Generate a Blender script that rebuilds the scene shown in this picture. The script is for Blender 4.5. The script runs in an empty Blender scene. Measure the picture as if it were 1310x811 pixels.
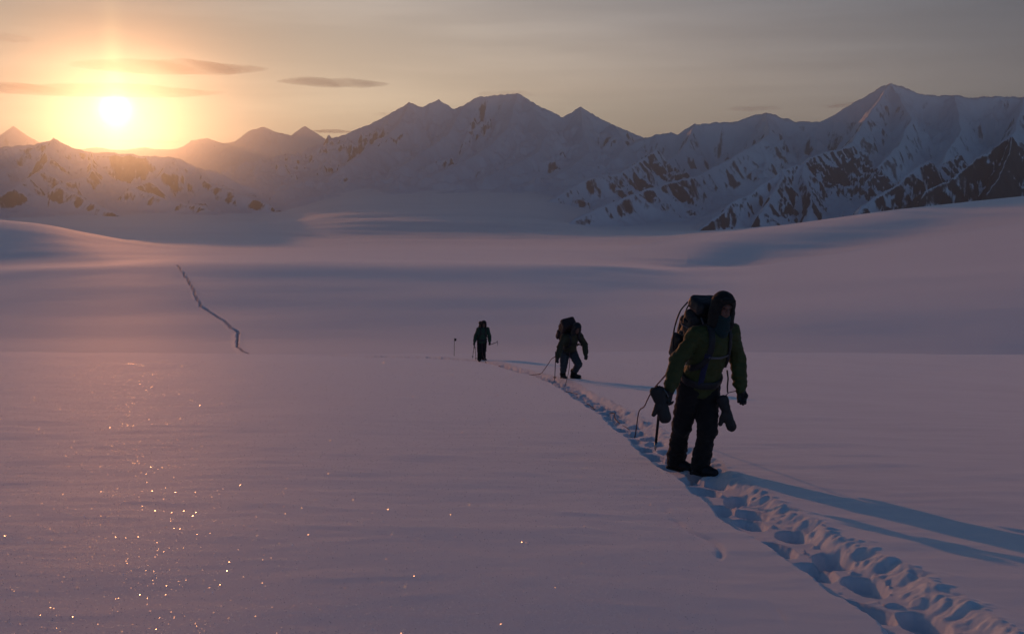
import bpy, bmesh, math, random
import numpy as np
from mathutils import Vector, Matrix

random.seed(7)
SC = bpy.context.scene
COL = SC.collection
rad = math.radians

# ------------------------------------------------------------------ camera
F = 1274.0                      # focal length in photograph pixels (35 mm lens on a 36 mm frame)
HORIZON = 235.0
PITCH = math.atan((405.5 - HORIZON) / F)
CT, ST = math.cos(PITCH), math.sin(PITCH)
cam = bpy.data.cameras.new('camera')
cam.sensor_width = 36.0
cam.lens = 36.0 * F / 1310.0
cam.clip_start = 0.05
cam.clip_end = 200000.0
camera = bpy.data.objects.new('camera', cam)
camera.rotation_euler = (math.pi / 2 - PITCH, 0, 0)
COL.objects.link(camera)
SC.camera = camera


def ray(px, py):
    """direction (u, e): X = u*Y, Z = e*Y for the sight line of a pixel"""
    a = (px - 655.0) / F
    b = (405.5 - py) / F
    y = CT + b * ST
    return a / y, (-ST + b * CT) / y


def elev(py):
    b = (405.5 - np.asarray(py, float)) / F
    return (-ST + b * CT) / (CT + b * ST)


def at(px, py, Y):
    u, e = ray(px, py)
    return Vector((u * Y, Y, e * Y))


EYE, SLOPE = 1.35, 0.1455       # eye height, fall of the near snow field


def near_Y(py):
    return EYE / (-float(elev(py)) - SLOPE)


# ------------------------------------------------------------------ noise
def _hash(ix, iy, seed):
    h = (ix.astype(np.int64) * 374761393 + iy.astype(np.int64) * 668265263 + seed * 1442695041) & 0xffffffff
    h = ((h ^ (h >> 13)) * 1274126177) & 0xffffffff
    return (h ^ (h >> 16)) & 0xffffffff


def perlin(x, y, seed=0):
    x0 = np.floor(x); y0 = np.floor(y)
    fx = x - x0; fy = y - y0
    ux = fx * fx * fx * (fx * (fx * 6 - 15) + 10)
    uy = fy * fy * fy * (fy * (fy * 6 - 15) + 10)

    def g(ix, iy, dx, dy):
        a = _hash(ix, iy, seed) * (2 * math.pi / 4294967296.0)
        return np.cos(a) * dx + np.sin(a) * dy
    n00 = g(x0, y0, fx, fy); n10 = g(x0 + 1, y0, fx - 1, fy)
    n01 = g(x0, y0 + 1, fx, fy - 1); n11 = g(x0 + 1, y0 + 1, fx - 1, fy - 1)
    a = n00 + ux * (n10 - n00); b = n01 + ux * (n11 - n01)
    return (a + uy * (b - a)) * 1.5


def fbm(x, y, octaves=4, seed=0, gain=0.5):
    s = 0; a = 1.0
    for o in range(octaves):
        s = s + a * perlin(x, y, seed + o * 17)
        x = x * 2.03 + 3.1; y = y * 2.03 - 1.7; a *= gain
    return s


def ridged(x, y, octaves=4, seed=0):
    s = 0; a = 1.0; w = 1.0
    for o in range(octaves):
        n = 1 - np.abs(perlin(x, y, seed + o * 31))
        n = n * n * w
        w = np.clip(n * 1.6, 0, 1)
        s = s + a * n
        x = x * 2.1 + 5.2; y = y * 2.1 + 1.3; a *= 0.5
    return s


def sstep(a, b, x):
    t = np.clip((x - a) / (b - a), 0, 1)
    return t * t * (3 - 2 * t)


# ------------------------------------------------------------------ node helpers
class Nodes:
    def __init__(self, tree):
        self.t = tree; self.n = tree.nodes; self.l = tree.links

    def new(self, kind, **kw):
        nd = self.n.new(kind)
        for k, v in kw.items():
            setattr(nd, k, v)
        return nd

    def put(self, sock, v):
        if hasattr(v, 'is_output'):
            self.l.new(v, sock)
        elif isinstance(v, (tuple, list)) and len(v) == 3 and sock.type == 'RGBA':
            sock.default_value = (*v, 1)
        else:
            sock.default_value = v

    def math(self, op, a, b=0.0, c=None, clamp=False):
        nd = self.new('ShaderNodeMath', operation=op, use_clamp=clamp)
        self.put(nd.inputs[0], a); self.put(nd.inputs[1], b)
        if c is not None:
            self.put(nd.inputs[2], c)
        return nd.outputs[0]

    def vmath(self, op, a, b=(0, 0, 0), scale=None):
        nd = self.new('ShaderNodeVectorMath', operation=op)
        self.put(nd.inputs[0], a)
        if op != 'NORMALIZE' and op != 'SCALE':
            self.put(nd.inputs[1], b)
        if scale is not None:
            self.put(nd.inputs[3], scale)
        return nd.outputs[1] if op == 'DOT_PRODUCT' else nd.outputs[0]

    def mix(self, f, a, b, blend='MIX'):
        nd = self.new('ShaderNodeMix', data_type='RGBA', blend_type=blend)
        self.put(nd.inputs[0], f); self.put(nd.inputs[6], a); self.put(nd.inputs[7], b)
        return nd.outputs[2]

    def noise(self, vec, scale, detail=3.0, rough=0.5):
        nd = self.new('ShaderNodeTexNoise')
        if vec is not None:
            self.l.new(vec, nd.inputs['Vector'])
        nd.inputs['Scale'].default_value = scale
        nd.inputs['Detail'].default_value = detail
        nd.inputs['Roughness'].default_value = rough
        return nd.outputs['Fac']

    def smooth(self, x, a, b, c=0.0, d=1.0):
        nd = self.new('ShaderNodeMapRange', interpolation_type='SMOOTHSTEP')
        self.put(nd.inputs[0], x)
        for i, v in enumerate((a, b, c, d)):
            self.put(nd.inputs[1 + i], v)
        return nd.outputs[0]


def material(name):
    m = bpy.data.materials.new(name)
    m.use_nodes = True
    N = Nodes(m.node_tree)
    return m, N, m.node_tree.nodes['Principled BSDF'], m.node_tree.nodes['Material Output']


# ------------------------------------------------------------------ sun, sky
SU, SE = ray(148, 141)
SUN = Vector((SU, 1.0, SE)).normalized()
SUN_EL = math.asin(SUN.z)
SUN_AZ = math.atan2(SUN.x, SUN.y)
sl = bpy.data.lights.new('sun', 'SUN')
sl.energy = 2.4
sl.angle = rad(0.53)
sl.color = (1.0, 0.36, 0.14)
sun = bpy.data.objects.new('sun', sl)
sun.rotation_euler = SUN.to_track_quat('Z', 'Y').to_euler()
COL.objects.link(sun)

world = bpy.data.worlds.new('World')
SC.world = world
world.use_nodes = True
W = Nodes(world.node_tree)
bg = world.node_tree.nodes['Background']
sky = W.new('ShaderNodeTexSky', sky_type='NISHITA')
sky.sun_disc = False
sky.sun_elevation = SUN_EL
sky.sun_rotation = SUN_AZ
sky.altitude = 2000
sky.air_density = 1.0
sky.dust_density = 0.6
sky.ozone_density = 1.6
tc = W.new('ShaderNodeTexCoord')
D = W.vmath('NORMALIZE', tc.outputs['Generated'])
sep = W.new('ShaderNodeSeparateXYZ'); W.l.new(D, sep.inputs[0])
cosang = W.vmath('DOT_PRODUCT', D, tuple(SUN))
theta = W.math('ARCCOSINE', W.math('MINIMUM', cosang, 1.0))
right = Vector((SUN.y, -SUN.x, 0)).normalized()
dxs = W.math('ABSOLUTE', W.vmath('DOT_PRODUCT', D, tuple(right)))
dz = W.math('SUBTRACT', sep.outputs[2], SUN.z)
front = W.math('GREATER_THAN', cosang, 0.0)


def expf(x, w):                       # exp(-x/w)
    return W.math('POWER', math.e, W.math('MULTIPLY', x, -1.0 / w))


def gauss(x, w):
    q = W.math('MULTIPLY', x, 1.0 / w)
    return W.math('POWER', math.e, W.math('MULTIPLY', W.math('MULTIPLY', q, q), -1.0))


def col(k, c):                        # scale a colour by a value socket
    return W.vmath('SCALE', c, scale=k)


def add(*cs):
    r = cs[0]
    for c in cs[1:]:
        r = W.vmath('ADD', r, c)
    return r


SKYP = dict(nish=0.52, tint=(0.42, 0.90, 1.42), veil=2.6, veilw=0.78, veilc=(0.79, 0.99, 1.30), wide=6.4, low=16.0, mid=0.1, core=40.0, pillar=14.0)
# thin high cloud: long soft streaks across the veil
cm = W.new('ShaderNodeMapping'); cm.inputs['Scale'].default_value = (1.3, 1.3, 16.0)
W.l.new(D, cm.inputs['Vector'])
streak = W.noise(cm.outputs[0], 2.2, 4.0, 0.55)
streak = W.smooth(streak, 0.25, 0.8, 0.88, 1.13)
el = W.math('MAXIMUM', sep.outputs[2], 0.0)
# clear blue dome above and behind; a thin bright veil of ice cloud low around the sun
vw = W.math('MULTIPLY', W.smooth(theta, 0.8, 1.7, 1.0, 0.0), W.smooth(el, 0.22, 0.62, 1.0, 0.0))
nish = W.vmath('SCALE', W.vmath('MULTIPLY', sky.outputs[0], SKYP['tint']), scale=W.math('MULTIPLY', W.math('SUBTRACT', 1.0, W.math('MULTIPLY', vw, 0.93)), SKYP['nish']))
veil = col(W.math('MULTIPLY', W.math('ADD', W.math('MULTIPLY', gauss(theta, SKYP['veilw']), SKYP['veil']), 0.35), vw), SKYP['veilc'])
lowb = W.math('POWER', math.e, W.math('MULTIPLY', W.math('SUBTRACT', el, 0.075), -1 / 0.20))
wide = col(W.math('MULTIPLY', W.math('MULTIPLY', W.math('MULTIPLY', gauss(theta, 0.48), lowb), SKYP['wide']), vw), (1.0, 0.58, 0.12))
mid = col(W.math('MULTIPLY', expf(theta, 0.055), SKYP['mid']), (1.0, 0.72, 0.22))
core = col(W.math('MULTIPLY', gauss(theta, 0.0115), SKYP['core']), (1.0, 0.85, 0.55))
pil = col(W.math('MULTIPLY', W.math('MULTIPLY', W.math('MULTIPLY', gauss(dxs, 0.009), expf(W.math('ABSOLUTE', dz), 0.03)), front), SKYP['pillar']), (1.0, 0.75, 0.30))
hole = W.math('SUBTRACT', 1.0, W.math('MULTIPLY', gauss(theta, 0.17), 0.6))   # the haze itself glows round the sun
low = col(W.math('MULTIPLY', W.math('MULTIPLY', expf(el, 0.065), gauss(theta, 0.70)), SKYP['low']), (1.0, 0.80, 0.44))
fill_belt = col(W.math('MULTIPLY', W.math('MULTIPLY', W.smooth(theta, 1.5, 2.4), expf(el, 0.28)), 4.2), (0.55, 0.82, 1.30))   # unseen pale band opposite the sun, added to brighten camera-facing slopes
total = W.vmath('SCALE', add(nish, fill_belt, W.vmath('SCALE', add(veil, wide), scale=hole), mid, low), scale=streak)
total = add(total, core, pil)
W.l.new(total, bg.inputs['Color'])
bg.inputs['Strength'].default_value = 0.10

SC.view_settings.view_transform = 'Standard'
SC.view_settings.look = 'None'
SC.view_settings.exposure = 0.0
SC.view_settings.gamma = 1.0
SC.view_settings.use_curve_mapping = False
SC.cycles.use_denoising = True
SC.cycles.max_bounces = 6
SC.cycles.volume_bounces = 0
SC.cycles.sample_clamp_indirect = 10.0

# ------------------------------------------------------------------ materials of the setting


def snow_material(name, near=True):
    m, N, P, out = material(name)
    P.inputs['Base Color'].default_value = (0.83, 0.85, 0.88, 1)
    P.inputs['Roughness'].default_value = 0.72
    P.inputs['Specular IOR Level'].default_value = 0.07
    P.inputs['Sheen Weight'].default_value = 0.36
    P.inputs['Sheen Roughness'].default_value = 0.35
    if near:
        tcn = N.new('ShaderNodeTexCoord')
        mp = N.new('ShaderNodeMapping')
        mp.inputs['Scale'].default_value = (0.55, 1.7, 1.0)
        mp.inputs['Rotation'].default_value = (0, 0, rad(8))
        N.l.new(tcn.outputs['Object'], mp.inputs['Vector'])
        r1 = N.noise(mp.outputs[0], 3.0, 5.0, 0.6)
        r2 = N.noise(tcn.outputs['Object'], 55.0, 3.0, 0.6)
        r3 = N.noise(tcn.outputs['Object'], 9.0, 4.0, 0.65)
        h = N.math('ADD', N.math('ADD', N.math('MULTIPLY', r1, 0.02), N.math('MULTIPLY', r2, 0.004)), N.math('MULTIPLY', r3, 0.010))
        bp = N.new('ShaderNodeBump')
        bp.inputs['Strength'].default_value = 0.17
        bp.inputs['Distance'].default_value = 1.0
        N.l.new(h, bp.inputs['Height'])
        N.l.new(bp.outputs[0], P.inputs['Normal'])
    return m


def mountain_material(name, thr, rock=(0.046, 0.047, 0.054), soft=0.08, fine=0.007):
    """snow with rock showing where the mountain is steep"""
    m, N, P, out = material(name)
    g = N.new('ShaderNodeNewGeometry')
    sp = N.new('ShaderNodeSeparateXYZ'); N.l.new(g.outputs['Normal'], sp.inputs[0])
    tcn = N.new('ShaderNodeTexCoord')
    mp = N.new('ShaderNodeMapping')
    mp.inputs['Scale'].default_value = (1.0, 1.0, 0.45)
    mp.inputs['Rotation'].default_value = (0, rad(14), 0)
    N.l.new(tcn.outputs['Object'], mp.inputs['Vector'])
    n1 = N.noise(mp.outputs[0], fine, 7.0, 0.66)
    n2 = N.noise(mp.outputs[0], fine * 7, 5.0, 0.65)
    att = N.new('ShaderNodeAttribute', attribute_name='bare')
    v = N.math('ADD', sp.outputs[2], N.math('MULTIPLY', N.math('SUBTRACT', n1, 0.5), 0.50))
    v = N.math('ADD', v, N.math('MULTIPLY', N.math('SUBTRACT', n2, 0.5), 0.26))
    v = N.math('SUBTRACT', v, N.math('MULTIPLY', att.outputs['Fac'], 0.45))
    f = N.smooth(v, thr - soft, thr + soft, 1.0, 0.0)
    tone = N.mix(n2, tuple(c * 0.6 for c in rock), tuple(c * 1.5 for c in rock))
    c = N.mix(f, (0.82, 0.84, 0.88), tone)
    N.l.new(c, P.inputs['Base Color'])
    P.inputs['Roughness'].default_value = 0.7
    P.inputs['Specular IOR Level'].default_value = 0.2
    return m


def grid_mesh(name, X, Y, Z, mat, kind='structure', attrs=None, smooth=True):
    rows, cols = X.shape
    me = bpy.data.meshes.new(name)
    nv = rows * cols
    co = np.empty((nv, 3), np.float32)
    co[:, 0] = X.ravel(); co[:, 1] = Y.ravel(); co[:, 2] = Z.ravel()
    me.vertices.add(nv)
    me.vertices.foreach_set('co', co.ravel())
    i = (np.arange(rows - 1)[:, None] * cols + np.arange(cols - 1)[None, :]).ravel()
    q = np.stack([i, i + 1, i + cols + 1, i + cols], 1).astype(np.int32)
    me.loops.add(q.size)
    me.loops.foreach_set('vertex_index', q.ravel())
    me.polygons.add(len(q))
    me.polygons.foreach_set('loop_start', np.arange(0, q.size, 4, dtype=np.int32))
    me.polygons.foreach_set('use_smooth', np.full(len(q), smooth))
    me.update(calc_edges=True)
    if attrs:
        for k, v in attrs.items():
            a = me.attributes.new(k, 'FLOAT', 'POINT')
            a.data.foreach_set('value', v.astype(np.float32).ravel())
    me.materials.append(mat)
    o = bpy.data.objects.new(name, me)
    COL.objects.link(o)
    if kind:
        o['kind'] = kind
    return o


# ------------------------------------------------------------------ the snow field: one sheet to the horizon
def prof(px, pts):
    xs, ys = zip(*pts)
    # smooth the traced corners a little
    f = lambda q: np.interp(q, xs, ys)
    w = 14.0
    return (f(px - 2 * w) + 2 * f(px - w) + 3 * f(px) + 2 * f(px + w) + f(px + 2 * w)) / 9.0


CREST2 = [(-400, 350), (0, 347), (225, 340), (655, 342), (860, 345), (960, 343), (1100, 320), (1310, 288), (1500, 262), (1800, 240)]
CREST3 = [(-400, 262), (-100, 270), (0, 281), (60, 287), (120, 302), (200, 315), (300, 321), (400, 321), (550, 318), (700, 318),
          (820, 318), (880, 306), (1000, 290), (1150, 265), (1310, 249), (1500, 235), (1800, 220)]

inner = np.linspace(-0.60, 0.60, 1340)
k = np.arange(1, 41)
outer = 0.60 + 0.0009 * k + 0.03 * (k / 8.0) ** 2
wout = 0.15 * k ** 2
U = np.concatenate([-outer[::-1], inner, outer])
WX = np.concatenate([-wout[::-1], np.zeros(len(inner)), wout])
pyrow = np.linspace(960, 448.5, 700)
rY = np.array([near_Y(p) for p in pyrow])
rows_Y = np.concatenate([-np.geomspace(80, 1, 24), np.linspace(0, rY[0] - 0.12, 22), rY,
                         np.geomspace(rY[-1] + 0.8, 300, 60), np.geomspace(304, 9000, 430)[0:], np.geomspace(9200, 90000, 40)])


def pchip_rows(t, tn, zn):
    """monotone cubic through the nodes tn with per-column values zn[node, col]"""
    n = len(tn)
    h = np.diff(tn)
    d = np.diff(zn, axis=0) / h[:, None]
    m = np.zeros_like(zn)
    for i in range(1, n - 1):
        w1 = 2 * h[i] + h[i - 1]; w2 = h[i] + 2 * h[i - 1]
        same = d[i - 1] * d[i] > 0
        with np.errstate(divide='ignore', invalid='ignore'):
            v = (w1 + w2) / (w1 / d[i - 1] + w2 / d[i])
        m[i] = np.where(same, v, 0)
    m[0] = d[0]; m[-1] = d[-1]
    j = np.clip(np.searchsorted(tn, t) - 1, 0, n - 2)
    s = (t - tn[j]) / h[j]
    hh = h[j]
    c = np.arange(zn.shape[1])[None, :]
    z0, z1, m0, m1 = zn[j, c], zn[j + 1, c], m[j, c], m[j + 1, c]
    return ((2 * s ** 3 - 3 * s ** 2 + 1) * z0 + (s ** 3 - 2 * s ** 2 + s) * hh * m0
            + (-2 * s ** 3 + 3 * s ** 2) * z1 + (s ** 3 - s ** 2) * hh * m1)


def smooth_near(X, Y):
    z = -EYE - SLOPE * Y
    z = z - 0.0012 * np.clip(Y - 48, 0, None) ** 2
    return z


# foot track in the snow, pixel points of its centre line
TRACK_PX = [(1560, 1080), (1400, 945), (1215, 811), (1105, 735), (1030, 690), (962, 650), (900, 606), (842, 571), (800, 541), (760, 514),
            (720, 491), (680, 477), (640, 467), (600, 459.5), (550, 456.6), (480, 455), (415, 453.6)]
TRACK = []
for px, py in TRACK_PX:
    Yt = near_Y(py); u, e = ray(px, py)
    TRACK.append((u * Yt, Yt))
TRACK = np.array(TRACK)


def resample(P, step):
    d = np.r_[0, np.cumsum(np.hypot(*np.diff(P, axis=0).T))]
    s = np.arange(0, d[-1], step)
    # Catmull-like smoothing through dense linear interpolation
    x = np.interp(s, d, P[:, 0]); y = np.interp(s, d, P[:, 1])
    kern = np.hanning(9); kern /= kern.sum()
    xp = np.convolve(np.pad(x, 4, 'edge'), kern, 'valid'); yp = np.convolve(np.pad(y, 4, 'edge'), kern, 'valid')
    return np.stack([xp, yp], 1)


TLINE = resample(TRACK, 0.12)


def track_relief(X, Y):
    """height change near the foot track for arrays of points"""
    dz = np.zeros_like(X)
    near = (Y > 2.0) & (Y < 64)
    idx = np.nonzero(near)[0]
    xs, ys = X[idx], Y[idx]
    # distance to centre line, chunked
    best = np.full(len(xs), 1e9); tpos = np.zeros(len(xs)); side = np.zeros(len(xs))
    xi = np.interp(ys, TLINE[::-1, 1][np.argsort(TLINE[::-1, 1])], TLINE[::-1, 0][np.argsort(TLINE[::-1, 1])])
    cand = np.abs(xs - xi) < (1.5 + 10.0 * (ys > 45))
    ci = np.nonzero(cand)[0]
    for c0 in range(0, len(ci), 4000):
        cc = ci[c0:c0 + 4000]
        dx = xs[cc][:, None] - TLINE[None, :, 0]; dy = ys[cc][:, None] - TLINE[None, :, 1]
        d2 = dx * dx + dy * dy
        j = d2.argmin(1)
        best[cc] = np.sqrt(d2[np.arange(len(cc)), j]); tpos[cc] = j * 0.12
        jn = np.clip(j, 1, len(TLINE) - 2)
        tx = TLINE[jn + 1, 0] - TLINE[jn - 1, 0]; ty = TLINE[jn + 1, 1] - TLINE[jn - 1, 1]
        cr = tx * dy[np.arange(len(cc)), j] - ty * dx[np.arange(len(cc)), j]
        side[cc] = np.sign(cr)
    nz = fbm(xs * 2.2, ys * 2.2, 3, 5, 0.42)
    nw = fbm(xs * 1.1 + 9, ys * 1.1, 2, 8)
    r = best + np.where(side > 0, 0.03, 0.06) * nz + 0.04 * nw
    r = r / (1 + 1.4 * sstep(42, 52, ys))                 # a broader drifted furrow far off
    prof_ = np.zeros(len(xs))
    # trodden furrow: a clean steep wall on one side, a ragged slumped one on the other
    nf = fbm(xs * 5.3 + 2, ys * 5.3, 3, 77, 0.55)
    left = side > 0
    prof_ -= 0.075 * np.where(left, 1 - sstep(0.20, 0.265, r), 1 - sstep(0.17, 0.36, r + 0.04 * nf))
    # thrown-up clods beyond the ragged side
    lip = np.exp(-((r - 0.34) / 0.09) ** 2)
    prof_ += lip * np.where(left, 0.004, 0.005 + 0.020 * np.clip(nf - 0.05, 0, 1))
    # prints
    rng = np.random.RandomState(3)
    hole = np.zeros(len(xs))
    n = int(len(TLINE) * 0.12 / 0.36)
    for q in range(n):
        s = q * 0.36 + rng.uniform(-0.07, 0.07)
        j = int(np.clip(s / 0.12, 1, len(TLINE) - 2))
        t = TLINE[j + 1] - TLINE[j - 1]; t /= np.hypot(*t)
        off = (0.095 if q % 2 else -0.095) + rng.uniform(-0.06, 0.06)
        cx = TLINE[j, 0] - t[1] * off; cy = TLINE[j, 1] + t[0] * off
        ang = math.atan2(t[1], t[0]) + rng.uniform(-0.35, 0.35)
        sel = np.nonzero((np.abs(xs - cx) < 0.5) & (np.abs(ys - cy) < 0.5))[0]
        if not len(sel):
            continue
        ax = (xs[sel] - cx) * math.cos(ang) + (ys[sel] - cy) * math.sin(ang)
        ay = -(xs[sel] - cx) * math.sin(ang) + (ys[sel] - cy) * math.cos(ang)
        rr = np.sqrt((ax / 0.25) ** 2 + (ay / 0.12) ** 2) + 0.12 * nz[sel] + 0.10 * nf[sel]
        dep = rng.uniform(0.07, 0.14)
        hole[sel] = np.maximum(hole[sel], dep * (1 - sstep(0.62, 1.0, rr)))
    fade = 1 + sstep(42, 52, ys) * 0.4
    prof_ = (prof_ - hole) * fade
    # lumps kicked out of the prints
    lump = np.clip(fbm(xs * 6.0 + 4, ys * 6.0, 3, 21) - 0.22, 0, 1) * (1 - sstep(0.12, 0.42, best)) * np.where(side > 0, 0.012, 0.038)
    prof_ += lump * (best < 1.2)
    # thin broken crust line beside the track on its near side
    side_off = best * side
    crust = np.exp(-((side_off - 0.60 + 0.10 * nw) / 0.028) ** 2) * sstep(-0.6, -0.2, nw) * (1 - sstep(6.9, 7.6, ys))
    prof_ -= 0.014 * crust
    prof_[best > 1e8] = 0
    dz[idx] = prof_
    return dz


CRACK_PX = [(226, 339), (233, 347), (240, 358), (248, 371), (252, 384), (258, 392), (272, 402), (286, 411), (297, 421), (305, 427),
            (304, 436), (302, 440), (308, 448), (318, 455)]


def build_ground():
    R = rows_Y
    Xg = U[None, :] * np.maximum(R, 2.0)[:, None] + WX[None, :]
    Yg = np.repeat(R[:, None], len(U), 1)
    pxc = 655 + U * F                       # approx pixel of each column
    ones = np.ones(len(U))
    wr = 1 - 0.40 * sstep(650, 1250, pxc)              # the right hand slopes lie farther off

    def wfar(Yn):
        return wr ** sstep(300, 740, Yn)
    nodes = []
    nodes.append((64.0, smooth_near(0, 64.0) * ones))
    nodes.append((74.0, (smooth_near(0, 64.0) - 1.95) * ones))
    nodes.append((115.0, elev(472) * 115 * ones))
    nodes.append((200.0, elev(486) * 200 / wfar(200.0)))
    pc2 = prof(pxc * 1.0, CREST2)
    rt = sstep(650, 1050, pxc)
    zA = elev(452.5) * 320 / wfar(320.0); zB = elev(pc2) * 740 / wfar(740.0)
    for Yn, fr_ in ((320.0, 0.0), (400.0, 0.21), (520.0, 0.55), (630.0, 0.80), (740.0, 1.0)):
        zl = elev(452.5 - fr_ * (452.5 - pc2)) * Yn / wfar(Yn)
        nodes.append((Yn, (1 - rt) * zl + rt * (zA + (zB - zA) * (Yn / wfar(Yn) - 320.0) / (740.0 / wr - 320.0))))
    pc3 = prof(pxc, CREST3)
    nodes.append((1020.0, elev(pc2 - 9 + 5 * sstep(650, 950, pxc)) * 1020 / wr))
    nodes.append((1500.0, elev(pc3) * 1500 / wr))
    lowz = -150.0
    nodes.append((2100.0, np.minimum(elev(pc3) * 1500 / wr - 30, -118) * 1.0))
    nodes.append((2900.0, lowz * ones))
    ramp = sstep(330, 470, pxc) * (1 - sstep(680, 800, pxc))      # the glacier climbs towards the middle massif
    nodes.append((5000.0, lowz - 4 + 74 * ramp))
    nodes.append((9000.0, lowz - 12 + 215 * ramp))
    nodes.append((90000.0, lowz * ones - 20))
    tn = np.log(np.array([a for a, _ in nodes])); zn = np.stack([b for _, b in nodes])
    Z = np.where((R < 64)[:, None], smooth_near(Xg, Yg), 0)
    far = R >= 64
    dense = np.geomspace(60, 95000, 900)
    Rt = np.stack([np.interp(R[far], dense / w ** sstep(300, 740, dense), dense) for w in wr], 1)
    Z[far] = pchip_rows(np.log(Rt), tn, zn)
    # broad swells and wind relief
    a_near = (1 - sstep(45, 75, Yg))
    Z += sstep(30, 55, Yg) * (1 - sstep(70, 110, Yg)) * 0.16 * fbm(Xg / 21.0, Yg / 26.0, 3, 19)
    Z += a_near * (0.045 * fbm(Xg / 5.0, Yg / 7.0, 3, 11) + 0.007 * fbm(Xg / 1.1, Yg / 0.55, 3, 12) + 0.005 * ridged(Xg / 1.9 + 0.3 * Yg, Yg / 0.8, 3, 18)) * sstep(2, 7, Yg)
    mids = sstep(70, 300, Yg) * (1 - sstep(1500, 2600, Yg))
    Z += mids * (0.9 * fbm(Xg / 210.0, Yg / 150.0, 2, 13) + 0.05 * fbm(Xg / 22.0, Yg / 14.0, 3, 14))
    fars = sstep(1800, 3000, Yg)
    Z += fars * (11.0 * fbm(Xg / 1500.0, Yg / 900.0, 4, 15) + 3.0 * fbm(Xg / 420.0, Yg / 260.0, 3, 16))
    # crevasse on the far slope
    cp = []
    for px, py in CRACK_PX:
        # find Y on the slope where this column shows this pixel row
        u, e = ray(px, py)
        c = int(np.argmin(np.abs(U - u)))
        rr = np.nonzero((R > 200) & (R < 760))[0]
        vis = Z[rr, c] / R[rr]
        # visible front: running maximum
        run = np.maximum.accumulate(vis)
        i = int(np.argmin(np.abs(run - e)))
        cp.append((u * R[rr[i]], R[rr[i]]))
    cp = np.array(cp)
    order = np.argsort(cp[:, 1])
    cy, cx = cp[order, 1], cp[order, 0]
    rr = np.nonzero((R > cy[0]) & (R < cy[-1]))[0]
    t = (R[rr] - cy[0]) / (cy[-1] - cy[0])
    wid = 0.30 * (0.5 + 1.5 * np.sin(np.pi * np.clip(t, 0.02, 1)) ** 0.7 * (0.75 + 0.5 * perlin(R[rr] / 21.0, R[rr] * 0, 3)))
    xc = np.interp(R[rr], cy, cx) + 0.9 * perlin(R[rr] / 17.0, R[rr] * 0 + 4, 6)
    d = np.abs(Xg[rr] - xc[:, None])
    Z[rr] -= (2.4 * (1 - sstep(wid[:, None] * 0.55, wid[:, None] * 1.25, d)))
    Z[rr] += 0.25 * np.exp(-((d - wid[:, None] * 1.7) / 1.2) ** 2)
    shp = Xg.shape
    Z = (Z.ravel() + track_relief(Xg.ravel(), Yg.ravel())).reshape(shp)
    o = grid_mesh('snow_ground', Xg, Yg, Z, snow_material('wind packed snow'))
    return Xg, Yg, Z


GX, GY, GZ = build_ground()


def ground_z(x, y):
    i = int(np.clip(np.searchsorted(rows_Y, y), 1, len(rows_Y) - 1))
    t = (y - rows_Y[i - 1]) / (rows_Y[i] - rows_Y[i - 1])
    z0 = np.interp(x, GX[i - 1], GZ[i - 1]); z1 = np.interp(x, GX[i], GZ[i])
    return float(z0 + t * (z1 - z0))


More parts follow.
